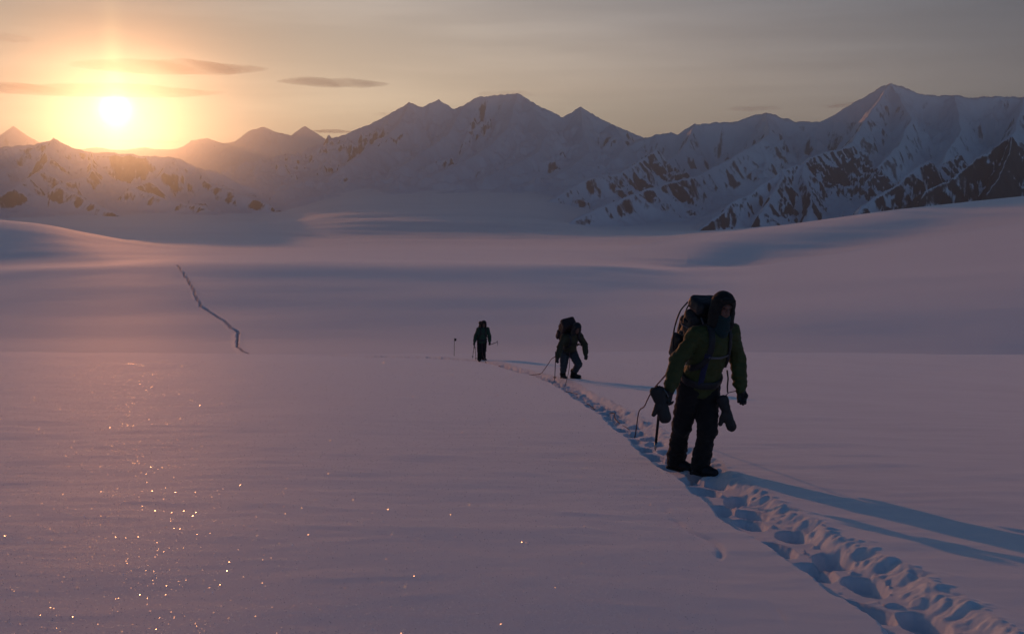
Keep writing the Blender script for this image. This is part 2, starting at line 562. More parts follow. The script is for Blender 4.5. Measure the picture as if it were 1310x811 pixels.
# ------------------------------------------------------------------ mountains
def mountain(name, ridges, u0, u1, Y0, Y1, du, dY, mat, floor=-240, steep=0.75, amp=0.25, seed=1, feat=500.0, warp=60.0, near=1.0):
    """ridges: list of (points [(px, py, Y)...], bare) - crest lines in space; the flanks fall away from them"""
    # near: the whole mountain stands that much nearer (or farther) along the sight lines
    Y0, Y1, dY, feat, warp = (q * near for q in (Y0, Y1, dY, feat, warp))
    ridges = [([(a, b, c * near) for a, b, c in pts], br) for pts, br in ridges]
    u = np.arange(u0, u1, du); Y = np.arange(Y0, Y1, dY)
    Yg = np.repeat(Y[:, None], len(u), 1); Xg = u[None, :] * Yg
    x = Xg.ravel(); y = Yg.ravel()
    wx = x + warp * fbm(x / feat, y / feat, 4, seed + 50); wy = y + warp * fbm(x / feat + 7, y / feat, 4, seed + 60)
    n = len(x)
    Z = np.full(n, float(floor)); Z2 = Z.copy(); bare = np.zeros(n); along = np.zeros(n); dmin = np.full(n, 1e9)
    for ir, (pts, br) in enumerate(ridges):
        P = np.array([tuple(at(*p)) for p in pts]); run = 977.0 * feat * ir
        zr_ = np.full(n, float(floor)); al_ = np.zeros(n)
        for a, b in zip(P[:-1], P[1:]):
            ab = b[:2] - a[:2]; L2 = max((ab ** 2).sum(), 1e-6)
            t = np.clip(((wx - a[0]) * ab[0] + (wy - a[1]) * ab[1]) / L2, 0, 1)
            d = np.hypot(wx - a[0] - t * ab[0], wy - a[1] - t * ab[1])
            zr = a[2] + t * (b[2] - a[2])
            H = np.maximum(zr - floor, 1.0)
            z = floor + H * np.exp(-d * steep / H)
            up = z > zr_
            zr_ = np.where(up, z, zr_); dmin = np.minimum(dmin, d)
            sidev = np.sign((wx - a[0]) * ab[1] - (wy - a[1]) * ab[0])
            al_ = np.where(up, run + t * math.sqrt(L2) + sidev * 331.0 * feat, al_); run += math.sqrt(L2)
        up = zr_ > Z
        Z2 = np.where(up, Z, np.maximum(Z2, zr_))
        along = np.where(up, al_, along); bare = np.where(up, br, bare); Z = np.where(up, zr_, Z)
    hl = 1.25 * (Z - floor)                                       # local height, smooth across the creases
    k = np.clip(dmin / (0.30 * np.maximum(hl, 50)), 0, 1)
    crease = sstep(0.0, 0.14, (Z - Z2) / np.maximum(hl, 1))
    rib = ridged(along / (0.62 * feat) + 0.25 * perlin(x / feat, y / feat, seed + 8), dmin / (2.3 * feat), 5, seed + 2)
    rib = 0.9 + (rib - 0.9) * crease
    big = ridged(wx / feat, wy / feat, 4, seed)
    Z = Z + (0.5 * (big - 1.6) + 0.6 * (rib - 1.6)) * amp * hl * k
    bare = bare + 0.85 * (rib - 0.95) * np.clip(dmin / (0.05 * feat), 0, 1) - 0.25 * sstep(0.9, 2.2, dmin / feat)
    Z = Z + 0.030 * hl * fbm(x / (feat * 0.22), y / (feat * 0.22), 4, seed + 5, 0.6) * np.clip(0.28 + 2 * k, 0, 1)
    edge = sstep(Y0, Y0 + 0.16 * (Y1 - Y0), y)
    Z = floor + (Z - floor) * edge
    return grid_mesh(name, Xg, Yg, Z.reshape(Xg.shape), mat, attrs={'bare': bare.reshape(Xg.shape)})


def const(pts, Y):
    return [(a, b, Y) for a, b in pts]


M_FAR = mountain_material('far snow and rock', 0.30, rock=(0.066, 0.068, 0.080))
M_CEN = mountain_material('massif snow and rock', 0.315, rock=(0.066, 0.068, 0.080), fine=0.011)
M_MID = mountain_material('ridge snow and rock', 0.42, fine=0.010)
M_HILL = mountain_material('hill snow and rock', 0.52, rock=(0.055, 0.050, 0.050), fine=0.008)
M_DARK = mountain_material('bare dark rock', 0.63, rock=(0.035, 0.032, 0.032), soft=0.10, fine=0.014)

# far peaks on the left, behind the near ridge
mountain('mountain', [(const([(-140, 170), (-60, 182), (0, 172), (18, 161), (40, 181), (75, 196)], 13000), 0),
                      (const([(80, 192), (124, 188), (150, 192), (185, 187), (215, 191), (235, 187), (247, 179), (265, 175), (285, 182), (309, 178),
                              (319, 167), (336, 161), (359, 170), (373, 172), (390, 160), (403, 177), (423, 176), (450, 182)], 13500), 0)],
         -0.66, -0.12, 11500, 15500, 0.0012, 28, M_FAR, seed=3, feat=800, amp=0.26, warp=14, near=1.0)
# central massif
mountain('mountain', [(const([(395, 190), (420, 177), (450, 169), (460, 162), (475, 166), (486, 166), (504, 144), (524, 131), (538, 137), (548, 137), (560, 127),
                              (576, 140), (595, 133), (615, 123), (628, 121), (662, 119), (670, 124), (685, 138), (712, 154), (729, 147), (743, 137),
                              (754, 145), (766, 159), (783, 170), (806, 172), (830, 180), (860, 195)], 14000), 0),
                      ([(524, 131, 14000), (505, 175, 13200), (470, 212, 12400), (440, 246, 11400)], 0),
                      ([(595, 133, 14000), (575, 180, 12900), (540, 222, 12000), (500, 252, 10800)], 0),
                      ([(662, 119, 14000), (650, 165, 12900), (620, 212, 12000), (540, 254, 10200)], 0),
                      ([(670, 124, 14000), (700, 180, 12800), (690, 215, 11900), (620, 255, 10200)], 0),
                      ([(743, 137, 14000), (745, 175, 13000), (755, 215, 12000), (720, 253, 10600)], 0.1),
                      ([(783, 170, 14000), (800, 200, 12800), (790, 225, 11800)], 0.15)],
         -0.30, 0.22, 8600, 16500, 0.0010, 26, M_CEN, seed=5, feat=560, amp=0.36, warp=14, near=0.60, floor=-172, steep=0.58)
# right massif with its long spurs
mountain('mountain', [(const([(790, 195), (816, 177), (840, 172), (858, 169), (869, 172), (890, 158), (944, 155), (962, 147), (980, 144), (998, 149), (1016, 156),
                              (1044, 154), (1077, 154), (1105, 129), (1127, 111), (1138, 106), (1156, 111), (1184, 121), (1220, 121), (1245, 125),
                              (1270, 123), (1310, 124), (1400, 116), (1500, 138), (1600, 160)], 11000), 0),
                      ([(890, 158, 11000), (870, 195, 10000), (830, 215, 9200), (800, 240, 8600)], 0.1),
                      ([(980, 144, 11000), (985, 170, 10000), (976, 178, 9200), (948, 194, 8500), (915, 212, 7900), (883, 228, 7300), (840, 241, 6800)], 0.12),
                      ([(1138, 106, 11000), (1110, 150, 10000), (1090, 180, 9200), (1060, 205, 8600)], 0.15),
                      ([(1138, 106, 11000), (1165, 150, 10000), (1150, 185, 9100), (1120, 215, 8400)], 0.15),
                      ([(1220, 121, 11000), (1230, 165, 9800), (1210, 200, 8800)], 0.15),
                      ([(1310, 124, 11000), (1300, 165, 9800), (1270, 205, 8600)], 0.15),
                      ([(1400, 116, 11000), (1390, 170, 9600), (1360, 210, 8400)], 0.15)],
         0.09, 0.74, 6200, 13500, 0.0010, 24, M_CEN, seed=9, feat=520, amp=0.36, warp=16, near=0.72, floor=-190, steep=0.66)
# rocky spur reaching into the basin
mountain('mountain', [([(660, 283, 6400), (672, 275, 6500), (690, 264, 6600), (705, 254, 6700), (729, 239, 6900), (756, 226, 7100), (790, 222, 7500), (820, 205, 8000), (840, 190, 8600)], 0.25),
                      ([(715, 293, 4900), (722, 287, 5000), (739, 273, 5100), (765, 266, 5250), (783, 258, 5400), (810, 248, 5600), (836, 239, 5900), (862, 231, 6300), (900, 222, 6800)], 0.25)],
         -0.02, 0.26, 4500, 9500, 0.0008, 16, M_MID, seed=13, feat=330, amp=0.30, warp=16, floor=-215, near=0.72)
# rocky ridge in front of the right massif
mountain('mountain', [([(876, 309, 3500), (883, 304, 3550), (912, 277, 3700), (928, 264, 3800), (958, 248, 4000), (983, 230, 4200), (1001, 216, 4350), (1025, 208, 4550), (1041, 199, 4900), (1091, 186, 5600)], 0.30),
                      ([(1001, 216, 4350), (990, 250, 3950), (975, 275, 3700)], 0.25),
                      ([(1025, 208, 4550), (1035, 245, 4100), (1040, 270, 3800)], 0.2),
                      ([(1060, 290, 3300), (1091, 269, 3400), (1123, 249, 3550), (1152, 233, 3700), (1174, 212, 3850), (1184, 206, 3950), (1199, 214, 4100), (1230, 196, 4700)], 0.35)],
         0.15, 0.50, 3000, 6600, 0.0007, 11, M_MID, seed=21, feat=210, amp=0.26, warp=16, near=0.9, floor=-215, steep=0.85)
# bare dark crag
mountain('mountain', [([(1150, 285, 2600), (1174, 262, 2650), (1188, 241, 2700), (1217, 230, 2750), (1245, 205, 2850), (1270, 189, 2900), (1288, 177, 2950), (1296, 174, 2960), (1306, 187, 3000), (1321, 201, 3050), (1360, 190, 3150), (1420, 160, 3300)], 0.45),
                      ([(1296, 174, 2960), (1285, 215, 2750), (1262, 250, 2600)], 0.5)],
         0.37, 0.68, 2300, 4000, 0.0007, 8, M_DARK, seed=33, feat=130, amp=0.30, warp=8, near=1.16, floor=-190, steep=0.9)
# hill on the left below the sun
mountain('mountain', [(const([(-160, 200), (-60, 190), (0, 188), (20, 186), (45, 185), (69, 176), (91, 188), (120, 194), (150, 195), (185, 199), (222, 201), (232, 204), (255, 214), (285, 222), (312, 234),
                              (339, 242), (386, 254), (410, 262)], 6000), 0.1),
                      ([(69, 176, 6000), (55, 215, 5400), (20, 240, 5000), (-30, 258, 4700)], 0.1),
                      ([(120, 194, 6000), (110, 225, 5500), (75, 235, 5150), (110, 255, 4850), (165, 277, 4550)], 0.2),
                      ([(222, 201, 6000), (200, 228, 5600), (165, 238, 5300), (215, 255, 5050), (265, 262, 4900)], 0.2),
                      ([(255, 214, 6000), (270, 235, 5700), (300, 246, 5500), (345, 258, 5300)], 0.2),
                      ([(0, 188, 6000), (-10, 225, 5500), (-40, 245, 5100)], 0.1)],
         -0.70, -0.16, 4200, 7400, 0.0009, 15, M_HILL, seed=41, feat=340, amp=0.26, warp=24, floor=-225, steep=0.55)

# ------------------------------------------------------------------ the air
def box_mesh(name, lo, hi, mat):
    me = bpy.data.meshes.new(name)
    v = [(x, y, z) for x in (lo[0], hi[0]) for y in (lo[1], hi[1]) for z in (lo[2], hi[2])]
    f = [(0, 1, 3, 2), (4, 6, 7, 5), (0, 4, 5, 1), (2, 3, 7, 6), (0, 2, 6, 4), (1, 5, 7, 3)]
    me.from_pydata(v, [], f); me.materials.append(mat); me.update()
    o = bpy.data.objects.new(name, me); COL.objects.link(o)
    return o


m, N, P, out = material('thin cold haze')
N.n.remove(P)
vols = []
for c, dens, g in (((0.64, 0.86, 1.0), 8.2e-5, 0.35), ((0.92, 0.92, 0.95), 1.25e-5, 0.93)):      # air, and fine ice dust that throws light forward
    pv = N.new('ShaderNodeVolumePrincipled')
    pv.inputs['Color'].default_value = (*c, 1)
    pv.inputs['Density'].default_value = dens
    pv.inputs['Anisotropy'].default_value = g
    pv.inputs['Density Attribute'].default_value = ''
    vols.append(pv.outputs[0])
ad = N.new('ShaderNodeAddShader')
N.l.new(vols[0], ad.inputs[0]); N.l.new(vols[1], ad.inputs[1])
N.l.new(ad.outputs[0], out.inputs['Volume'])
TOP = max(max(v[2] for v in o.bound_box) for o in bpy.data.objects if o.name.startswith('mountain'))
hz = box_mesh('haze', (GX.min() - 50, -120, -330), (GX.max() + 50, 90500, TOP + 12), m)
hz['kind'] = 'stuff'

# ------------------------------------------------------------------ modelling by implicit surfaces
def V3(*a):
    return np.array(a, float)


def unit(v):
    v = np.asarray(v, float)
    return v / max(np.linalg.norm(v), 1e-9)


def frame(fwd, up=(0, 0, 1)):
    """columns: x = the figure's left, y = back, z = up"""
    y = -unit(fwd)
    z = unit(np.asarray(up, float) - np.dot(up, y) * y)
    x = np.cross(y, z)
    return np.stack([x, y, z], 1)


class Field:
    """distance field on a grid; shapes are blended into it one after another"""

    def __init__(self, lo, hi, h):
        self.lo = np.asarray(lo, float); self.h = h
        self.n = np.ceil((np.asarray(hi, float) - self.lo) / h).astype(int) + 1
        self.d = np.full(tuple(self.n), 0.2, np.float32)

    def window(self, lo, hi, pad=0.06):
        a = np.clip(np.floor((np.asarray(lo) - pad - self.lo) / self.h).astype(int), 0, self.n)
        b = np.clip(np.ceil((np.asarray(hi) + pad - self.lo) / self.h).astype(int) + 1, 0, self.n)
        if np.any(b <= a):
            return None, None
        ax = [self.lo[i] + self.h * np.arange(a[i], b[i]) for i in range(3)]
        P = np.stack(np.meshgrid(*ax, indexing='ij'), -1)
        return (slice(a[0], b[0]), slice(a[1], b[1]), slice(a[2], b[2])), P

    def put(self, w, d, k, op):
        cur = self.d[w]
        if op == 'add':
            if k > 0:
                hh = np.clip(0.5 + 0.5 * (cur - d) / k, 0, 1)
                self.d[w] = cur * (1 - hh) + d * hh - k * hh * (1 - hh)
            else:
                self.d[w] = np.minimum(cur, d)
        else:
            if k > 0:
                hh = np.clip(0.5 - 0.5 * (cur + d) / k, 0, 1)
                self.d[w] = cur * (1 - hh) - d * hh + k * hh * (1 - hh)
            else:
                self.d[w] = np.maximum(cur, -d)

    def cone(self, a, b, ra, rb, k=0.02, op='add', flat=None):
        a = np.asarray(a, float); b = np.asarray(b, float); r = max(ra, rb)
        w, P = self.window(np.minimum(a, b) - r, np.maximum(a, b) + r)
        if w is None:
            return self
        ab = b - a
        t = np.clip(((P - a) @ ab) / max(ab @ ab, 1e-9), 0, 1)
        q = P - a - t[..., None] * ab
        if flat is not None:                 # squash along an axis
            n, f = unit(flat[0]), flat[1]
            s = q @ n
            q = q + (s * (1 / f - 1))[..., None] * n
        d = np.linalg.norm(q, axis=-1) - (ra + (rb - ra) * t)
        self.put(w, d, k, op); return self

    def ball(self, c, r, R=None, k=0.02, op='add'):
        c = np.asarray(c, float); r = np.asarray(r, float) if np.ndim(r) else np.full(3, float(r))
        m = r.max()
        w, P = self.window(c - m, c + m)
        if w is None:
            return self
        q = P - c
        if R is not None:
            q = q @ R
        k0 = np.linalg.norm(q / r, axis=-1); k1 = np.linalg.norm(q / (r * r), axis=-1)
        d = k0 * (k0 - 1) / np.maximum(k1, 1e-6)
        self.put(w, d, k, op); return self

    def box(self, c, half, R=None, rnd=0.02, k=0.0, op='add'):
        c = np.asarray(c, float); half = np.asarray(half, float)
        m = np.linalg.norm(half)
        w, P = self.window(c - m, c + m)
        if w is None:
            return self
        q = P - c
        if R is not None:
            q = q @ R
        q = np.abs(q) - (half - rnd)
        d = np.linalg.norm(np.maximum(q, 0), axis=-1) + np.minimum(q.max(-1), 0) - rnd
        self.put(w, d, k, op); return self

    def chain(self, pts, rs, k=0.015, flat=None):
        for a, b, ra, rb in zip(pts[:-1], pts[1:], rs[:-1], rs[1:]):
            self.cone(a, b, ra, rb, k, flat=flat)
        return self

    def wrinkle(self, amp, f, seed=0, zf=1.0):
        n = self.n
        ax = [self.lo[i] + self.h * np.arange(n[i]) for i in range(3)]
        near = np.abs(self.d) < 0.05
        I = np.nonzero(near)
        x, y, z = (ax[i][I[i]] for i in range(3))
        w = perlin(x * f + y * f * 0.8 + 3.1, z * f * zf + 0.6 * f * y, seed) + 0.6 * perlin(x * f * 1.9 - y * f * 1.7, z * f * 2.1 * zf + 9, seed + 3)
        self.d[I] += (amp * w).astype(np.float32)
        return self

    def sample(self, p):
        q = (np.asarray(p, float) - self.lo) / self.h
        q = np.clip(q, 0, self.n - 1.001)
        i = q.astype(int); f = q - i
        r = 0.0
        for dx in (0, 1):
            for dy in (0, 1):
                for dz in (0, 1):
                    r += self.d[i[0] + dx, i[1] + dy, i[2] + dz] * (f[0] if dx else 1 - f[0]) * (f[1] if dy else 1 - f[1]) * (f[2] if dz else 1 - f[2])
        return r

    def hug(self, p, off=0.006):
        """move a point onto the surface (plus an offset)"""
        p = np.asarray(p, float).copy()
        for _ in range(12):
            d = self.sample(p)
            e = self.h
            g = np.array([self.sample(p + np.eye(3)[i] * e) - self.sample(p - np.eye(3)[i] * e) for i in range(3)])
            n = unit(g)
            p -= n * (d - off) * 0.8
        return p, n

    def mesh(self, name, mat, parent=None, smooth=1, attr=None):
        D = self.d
        s = D < 0
        nx, ny, nz = D.shape
        c = np.zeros((nx - 1, ny - 1, nz - 1), np.int8)
        corners = [(i, j, k) for i in (0, 1) for j in (0, 1) for k in (0, 1)]
        for i, j, k in corners:
            c += s[i:nx - 1 + i, j:ny - 1 + j, k:nz - 1 + k]
        act = (c > 0) & (c < 8)
        idx = np.full(act.shape, -1, np.int64)
        ii = np.nonzero(act)
        nv = len(ii[0])
        idx[ii] = np.arange(nv)
        acc = np.zeros((nv, 3)); cnt = np.zeros(nv)
        for a in corners:
            for ax in range(3):
                if a[ax]:
                    continue
                b = list(a); b[ax] = 1
                da = D[ii[0] + a[0], ii[1] + a[1], ii[2] + a[2]]; db = D[ii[0] + b[0], ii[1] + b[1], ii[2] + b[2]]
                x = (da < 0) != (db < 0)
                t = np.where(x, da / np.where(x, da - db, 1), 0)
                p = np.tile(np.array(a, float), (nv, 1)); p[:, ax] += t
                acc[x] += p[x]; cnt[x] += 1
        v = acc / np.maximum(cnt, 1)[:, None] + np.stack(ii, 1)
        faces = []
        for ax in range(3):
            o1, o2 = [(1, 2), (2, 0), (0, 1)][ax]
            sl = [slice(1, -1)] * 3; sl[ax] = slice(0, -1)
            s0 = s[tuple(sl)]; sl2 = list(sl); sl2[ax] = slice(1, None); s1 = s[tuple(sl2)]
            e = np.stack(np.nonzero(s0 != s1), 1)
            if not len(e):
                continue
            flip = s0[tuple(e.T)]
            base = e.copy(); base[:, o1] += 1; base[:, o2] += 1
            def at_(d1, d2):
                q = base.copy(); q[:, o1] += d1; q[:, o2] += d2
                return idx[tuple(q.T)]
            q = np.stack([at_(-1, -1), at_(0, -1), at_(0, 0), at_(-1, 0)], 1)
            q[~flip] = q[~flip][:, ::-1]
            faces.append(q)
        f = np.concatenate(faces)
        f = f[(f >= 0).all(1)]
        # relax a little
        ed = np.concatenate([f[:, [0, 1]], f[:, [1, 2]], f[:, [2, 3]], f[:, [3, 0]]])
        for _ in range(smooth):
            sm = np.zeros_like(v); n = np.zeros(nv)
            np.add.at(sm, ed[:, 0], v[ed[:, 1]]); np.add.at(n, ed[:, 0], 1)
            np.add.at(sm, ed[:, 1], v[ed[:, 0]]); np.add.at(n, ed[:, 1], 1)
            v = 0.5 * v + 0.5 * sm / np.maximum(n, 1)[:, None]
        v = self.lo + v * self.h
        me = bpy.data.meshes.new(name)
        me.vertices.add(nv); me.vertices.foreach_set('co', v.astype(np.float32).ravel())
        me.loops.add(f.size); me.loops.foreach_set('vertex_index', f.astype(np.int32).ravel())
        me.polygons.add(len(f)); me.polygons.foreach_set('loop_start', np.arange(0, f.size, 4, dtype=np.int32))
        me.polygons.foreach_set('use_smooth', np.ones(len(f), bool))
        me.update(calc_edges=True)
        if attr is not None:
            at2 = me.attributes.new('tone', 'FLOAT', 'POINT')
            at2.data.foreach_set('value', attr(v).astype(np.float32))
        me.materials.append(mat)
        o = bpy.data.objects.new(name, me); COL.objects.link(o)
        o.parent = parent
        return o


def fit(pts, pad=0.06):
    p = np.asarray(pts, float)
    return p.min(0) - pad, p.max(0) + pad


def thing(name, loc, label, cat, group=None):
    o = bpy.data.objects.new(name, None); COL.objects.link(o)
    o.location = loc; o.empty_display_size = 0.1
    tag(o, label, cat, group)
    return o


def tag(o, label, cat, group=None):
    o['label'] = label; o['category'] = cat
    if group:
        o['group'] = group
    return o


def tube(name, pts, r, mat, parent=None, sides=8, flat=None, caps=True):
    """swept tube (or a flat strap when flat=(width, thickness, normals))"""
    pts = [Vector(p) for p in pts]
    bm = bmesh.new(); rings = []
    n = len(pts)
    up = Vector((0.13, 0.2, 1)).normalized()
    for i, p in enumerate(pts):
        t = (pts[min(i + 1, n - 1)] - pts[max(i - 1, 0)]).normalized()
        if flat:
            nn = Vector(flat[2][i]); nn = (nn - nn.dot(t) * t).normalized()
            sd = t.cross(nn)
            hw, ht = flat[0] / 2, flat[1] / 2
            offs = [sd * hw * .9 + nn * ht, sd * hw, sd * hw * .9 - nn * ht, -sd * hw * .9 - nn * ht, -sd * hw, -sd * hw * .9 + nn * ht]
        else:
            a = t.cross(up)
            if a.length < 1e-3:
                a = t.cross(Vector((1, 0, 0)))
            a.normalize(); b = t.cross(a)
            rr = r[i] if isinstance(r, (list, tuple)) else r
            offs = [(a * math.cos(2 * math.pi * k / sides) + b * math.sin(2 * math.pi * k / sides)) * rr for k in range(sides)]
        rings.append([bm.verts.new(p + o) for o in offs])
    m = len(rings[0])
    for A, B in zip(rings[:-1], rings[1:]):
        for k in range(m):
            bm.faces.new((A[k], A[(k + 1) % m], B[(k + 1) % m], B[k]))
    if caps:
        bm.faces.new(rings[0][::-1]); bm.faces.new(rings[-1])
    bmesh.ops.recalc_face_normals(bm, faces=bm.faces)
    for f in bm.faces:
        f.smooth = True
    me = bpy.data.meshes.new(name); bm.to_mesh(me); bm.free()
    me.materials.append(mat)
    o = bpy.data.objects.new(name, me); COL.objects.link(o); o.parent = parent
    return o


def curve_pts(ctrl, n=40):
    c = [np.asarray(p, float) for p in ctrl]
    c = [2 * c[0] - c[1]] + c + [2 * c[-1] - c[-2]]
    out = []
    segs = len(c) - 3
    for q in np.linspace(0, segs, n):
        i = min(int(q), segs - 1); t = q - i
        p0, p1, p2, p3 = c[i:i + 4]
        out.append(0.5 * ((2 * p1) + (-p0 + p2) * t + (2 * p0 - 5 * p1 + 4 * p2 - p3) * t * t + (-p0 + 3 * p1 - 3 * p2 + p3) * t ** 3))
    return out


# ------------------------------------------------------------------ cloth and gear materials
def cloth(name, c, rough=0.75, grain=90.0, bump=0.15, sheen=0.03):
    m, N, P, out = material(name)
    tcn = N.new('ShaderNodeTexCoord')
    n1 = N.noise(tcn.outputs['Object'], 9.0, 4.0, 0.6)
    n2 = N.noise(tcn.outputs['Object'], grain, 2.0, 0.5)
    cc = N.mix(n1, tuple(x * 0.7 for x in c), tuple(min(1, x * 1.3) for x in c))
    N.l.new(cc, P.inputs['Base Color'])
    P.inputs['Roughness'].default_value = rough
    P.inputs['Sheen Weight'].default_value = sheen
    bp = N.new('ShaderNodeBump'); bp.inputs['Strength'].default_value = bump; bp.inputs['Distance'].default_value = 0.01
    N.l.new(n2, bp.inputs['Height']); N.l.new(bp.outputs[0], P.inputs['Normal'])
    return m


def skin_material(name, c):
    m, N, P, out = material(name)
    att = N.new('ShaderNodeAttribute', attribute_name='tone')
    tcn = N.new('ShaderNodeTexCoord')
    n1 = N.noise(tcn.outputs['Object'], 30.0, 3.0, 0.6)
    base = N.mix(n1, tuple(x * 0.85 for x in c), tuple(x * 1.12 for x in c))
    base = N.mix(att.outputs['Fac'], base, (0.035, 0.018, 0.014))
    N.l.new(base, P.inputs['Base Color'])
    P.inputs['Roughness'].default_value = 0.5
    return m


SKIN = skin_material('wind burnt skin', (0.16, 0.07, 0.045))
OLIVE = cloth('olive green shell', (0.036, 0.045, 0.005), 0.75)
OLIVE2 = cloth('dull olive shell', (0.028, 0.028, 0.010), 0.75)
GREEN = cloth('deep green shell', (0.006, 0.038, 0.020), 0.7)
TEAL = cloth('teal fleece', (0.006, 0.026, 0.027), 0.9)
BLACK = cloth('black softshell', (0.004, 0.0035, 0.004), 0.9)
BLACK2 = cloth('black nylon', (0.006, 0.006, 0.008), 0.6)
GREY = cloth('grey blue trouser cloth', (0.036, 0.042, 0.05), 0.8)
HOODC = cloth('dark brown hood', (0.008, 0.006, 0.004), 0.85)
MAROON = cloth('dark maroon pack cloth', (0.026, 0.009, 0.010), 0.7)
CHAR = cloth('charcoal pack cloth', (0.010, 0.009, 0.011), 0.65)
NAVY = cloth('navy webbing', (0.005, 0.010, 0.05), 0.7)
GLOVE = cloth('black glove leather', (0.012, 0.011, 0.011), 0.6)
RUBBER = cloth('black boot rubber', (0.012, 0.012, 0.012), 0.6, 40)
ROPEM = cloth('faded red rope', (0.10, 0.035, 0.045), 0.85, 400, 0.4)
WEB = cloth('pale grey webbing', (0.10, 0.10, 0.11), 0.7)


def metal(name, c, rough=0.35):
    m, N, P, out = material(name)
    tcn = N.new('ShaderNodeTexCoord')
    n1 = N.noise(tcn.outputs['Object'], 60.0, 3.0, 0.6)
    N.l.new(N.mix(n1, tuple(x * .7 for x in c), c), P.inputs['Base Color'])
    P.inputs['Metallic'].default_value = 1.0
    P.inputs['Roughness'].default_value = rough
    return m


STEEL = metal('scuffed steel', (0.30, 0.30, 0.32))
ALU = metal('dark anodised shaft', (0.05, 0.05, 0.055), 0.45)


# ------------------------------------------------------------------ people
def hand_shapes(F_, wrist, elbow, fwd, curl, grow=0.0, side=1, thumb_out=0.5):
    """palm, four unequal curled fingers and a thumb. fwd: the way the palm's finger curl goes"""
    d = unit(np.asarray(wrist) - np.asarray(elbow))
    fc = unit(np.asarray(fwd, float) - np.dot(fwd, d) * d)      # fingers curl towards this
    sd = np.cross(d, fc) * side                                   # thumb side
    w = np.asarray(wrist, float)
    F_.cone(w - d * 0.03, w + d * 0.02, 0.030 + grow, 0.029 + grow, 0.015)
    F_.cone(w + d * 0.03 + sd * 0.018, w + d * 0.085 + sd * 0.026, 0.021 + grow, 0.018 + grow, 0.015)
    F_.cone(w + d * 0.03 - sd * 0.016, w + d * 0.082 - sd * 0.028, 0.021 + grow, 0.016 + grow, 0.015)
    ln = (0.040, 0.046, 0.043, 0.033)
    for i in range(4):
        s0 = 0.033 - 0.022 * i
        p = w + d * (0.090 - 0.004 * abs(i - 1)) + sd * s0
        ang = 0.35 * curl
        r = (0.0098, 0.0102, 0.0098, 0.0088)[i] + grow * 0.7
        for sgm in range(3):
            q = p + (d * math.cos(ang) + fc * math.sin(ang)) * ln[i] * (1.0, 0.72, 0.55)[sgm]
            F_.cone(p, q, r, r * 0.93, 0.004 if sgm else 0.008)
            p = q; r *= 0.93; ang += (0.75 + 0.1 * i) * curl
    t0 = w + d * 0.028 + sd * 0.030
    t1 = t0 + unit(d * 0.7 + sd * thumb_out + fc * 0.45) * 0.045
    t2 = t1 + unit(d * 0.75 + fc * 0.75 * (0.4 + curl)) * 0.034
    F_.cone(t0, t1, 0.0145 + grow, 0.0115 + grow * 0.7, 0.010)
    F_.cone(t1, t2, 0.0115 + grow * 0.7, 0.0095 + grow * 0.7, 0.003)


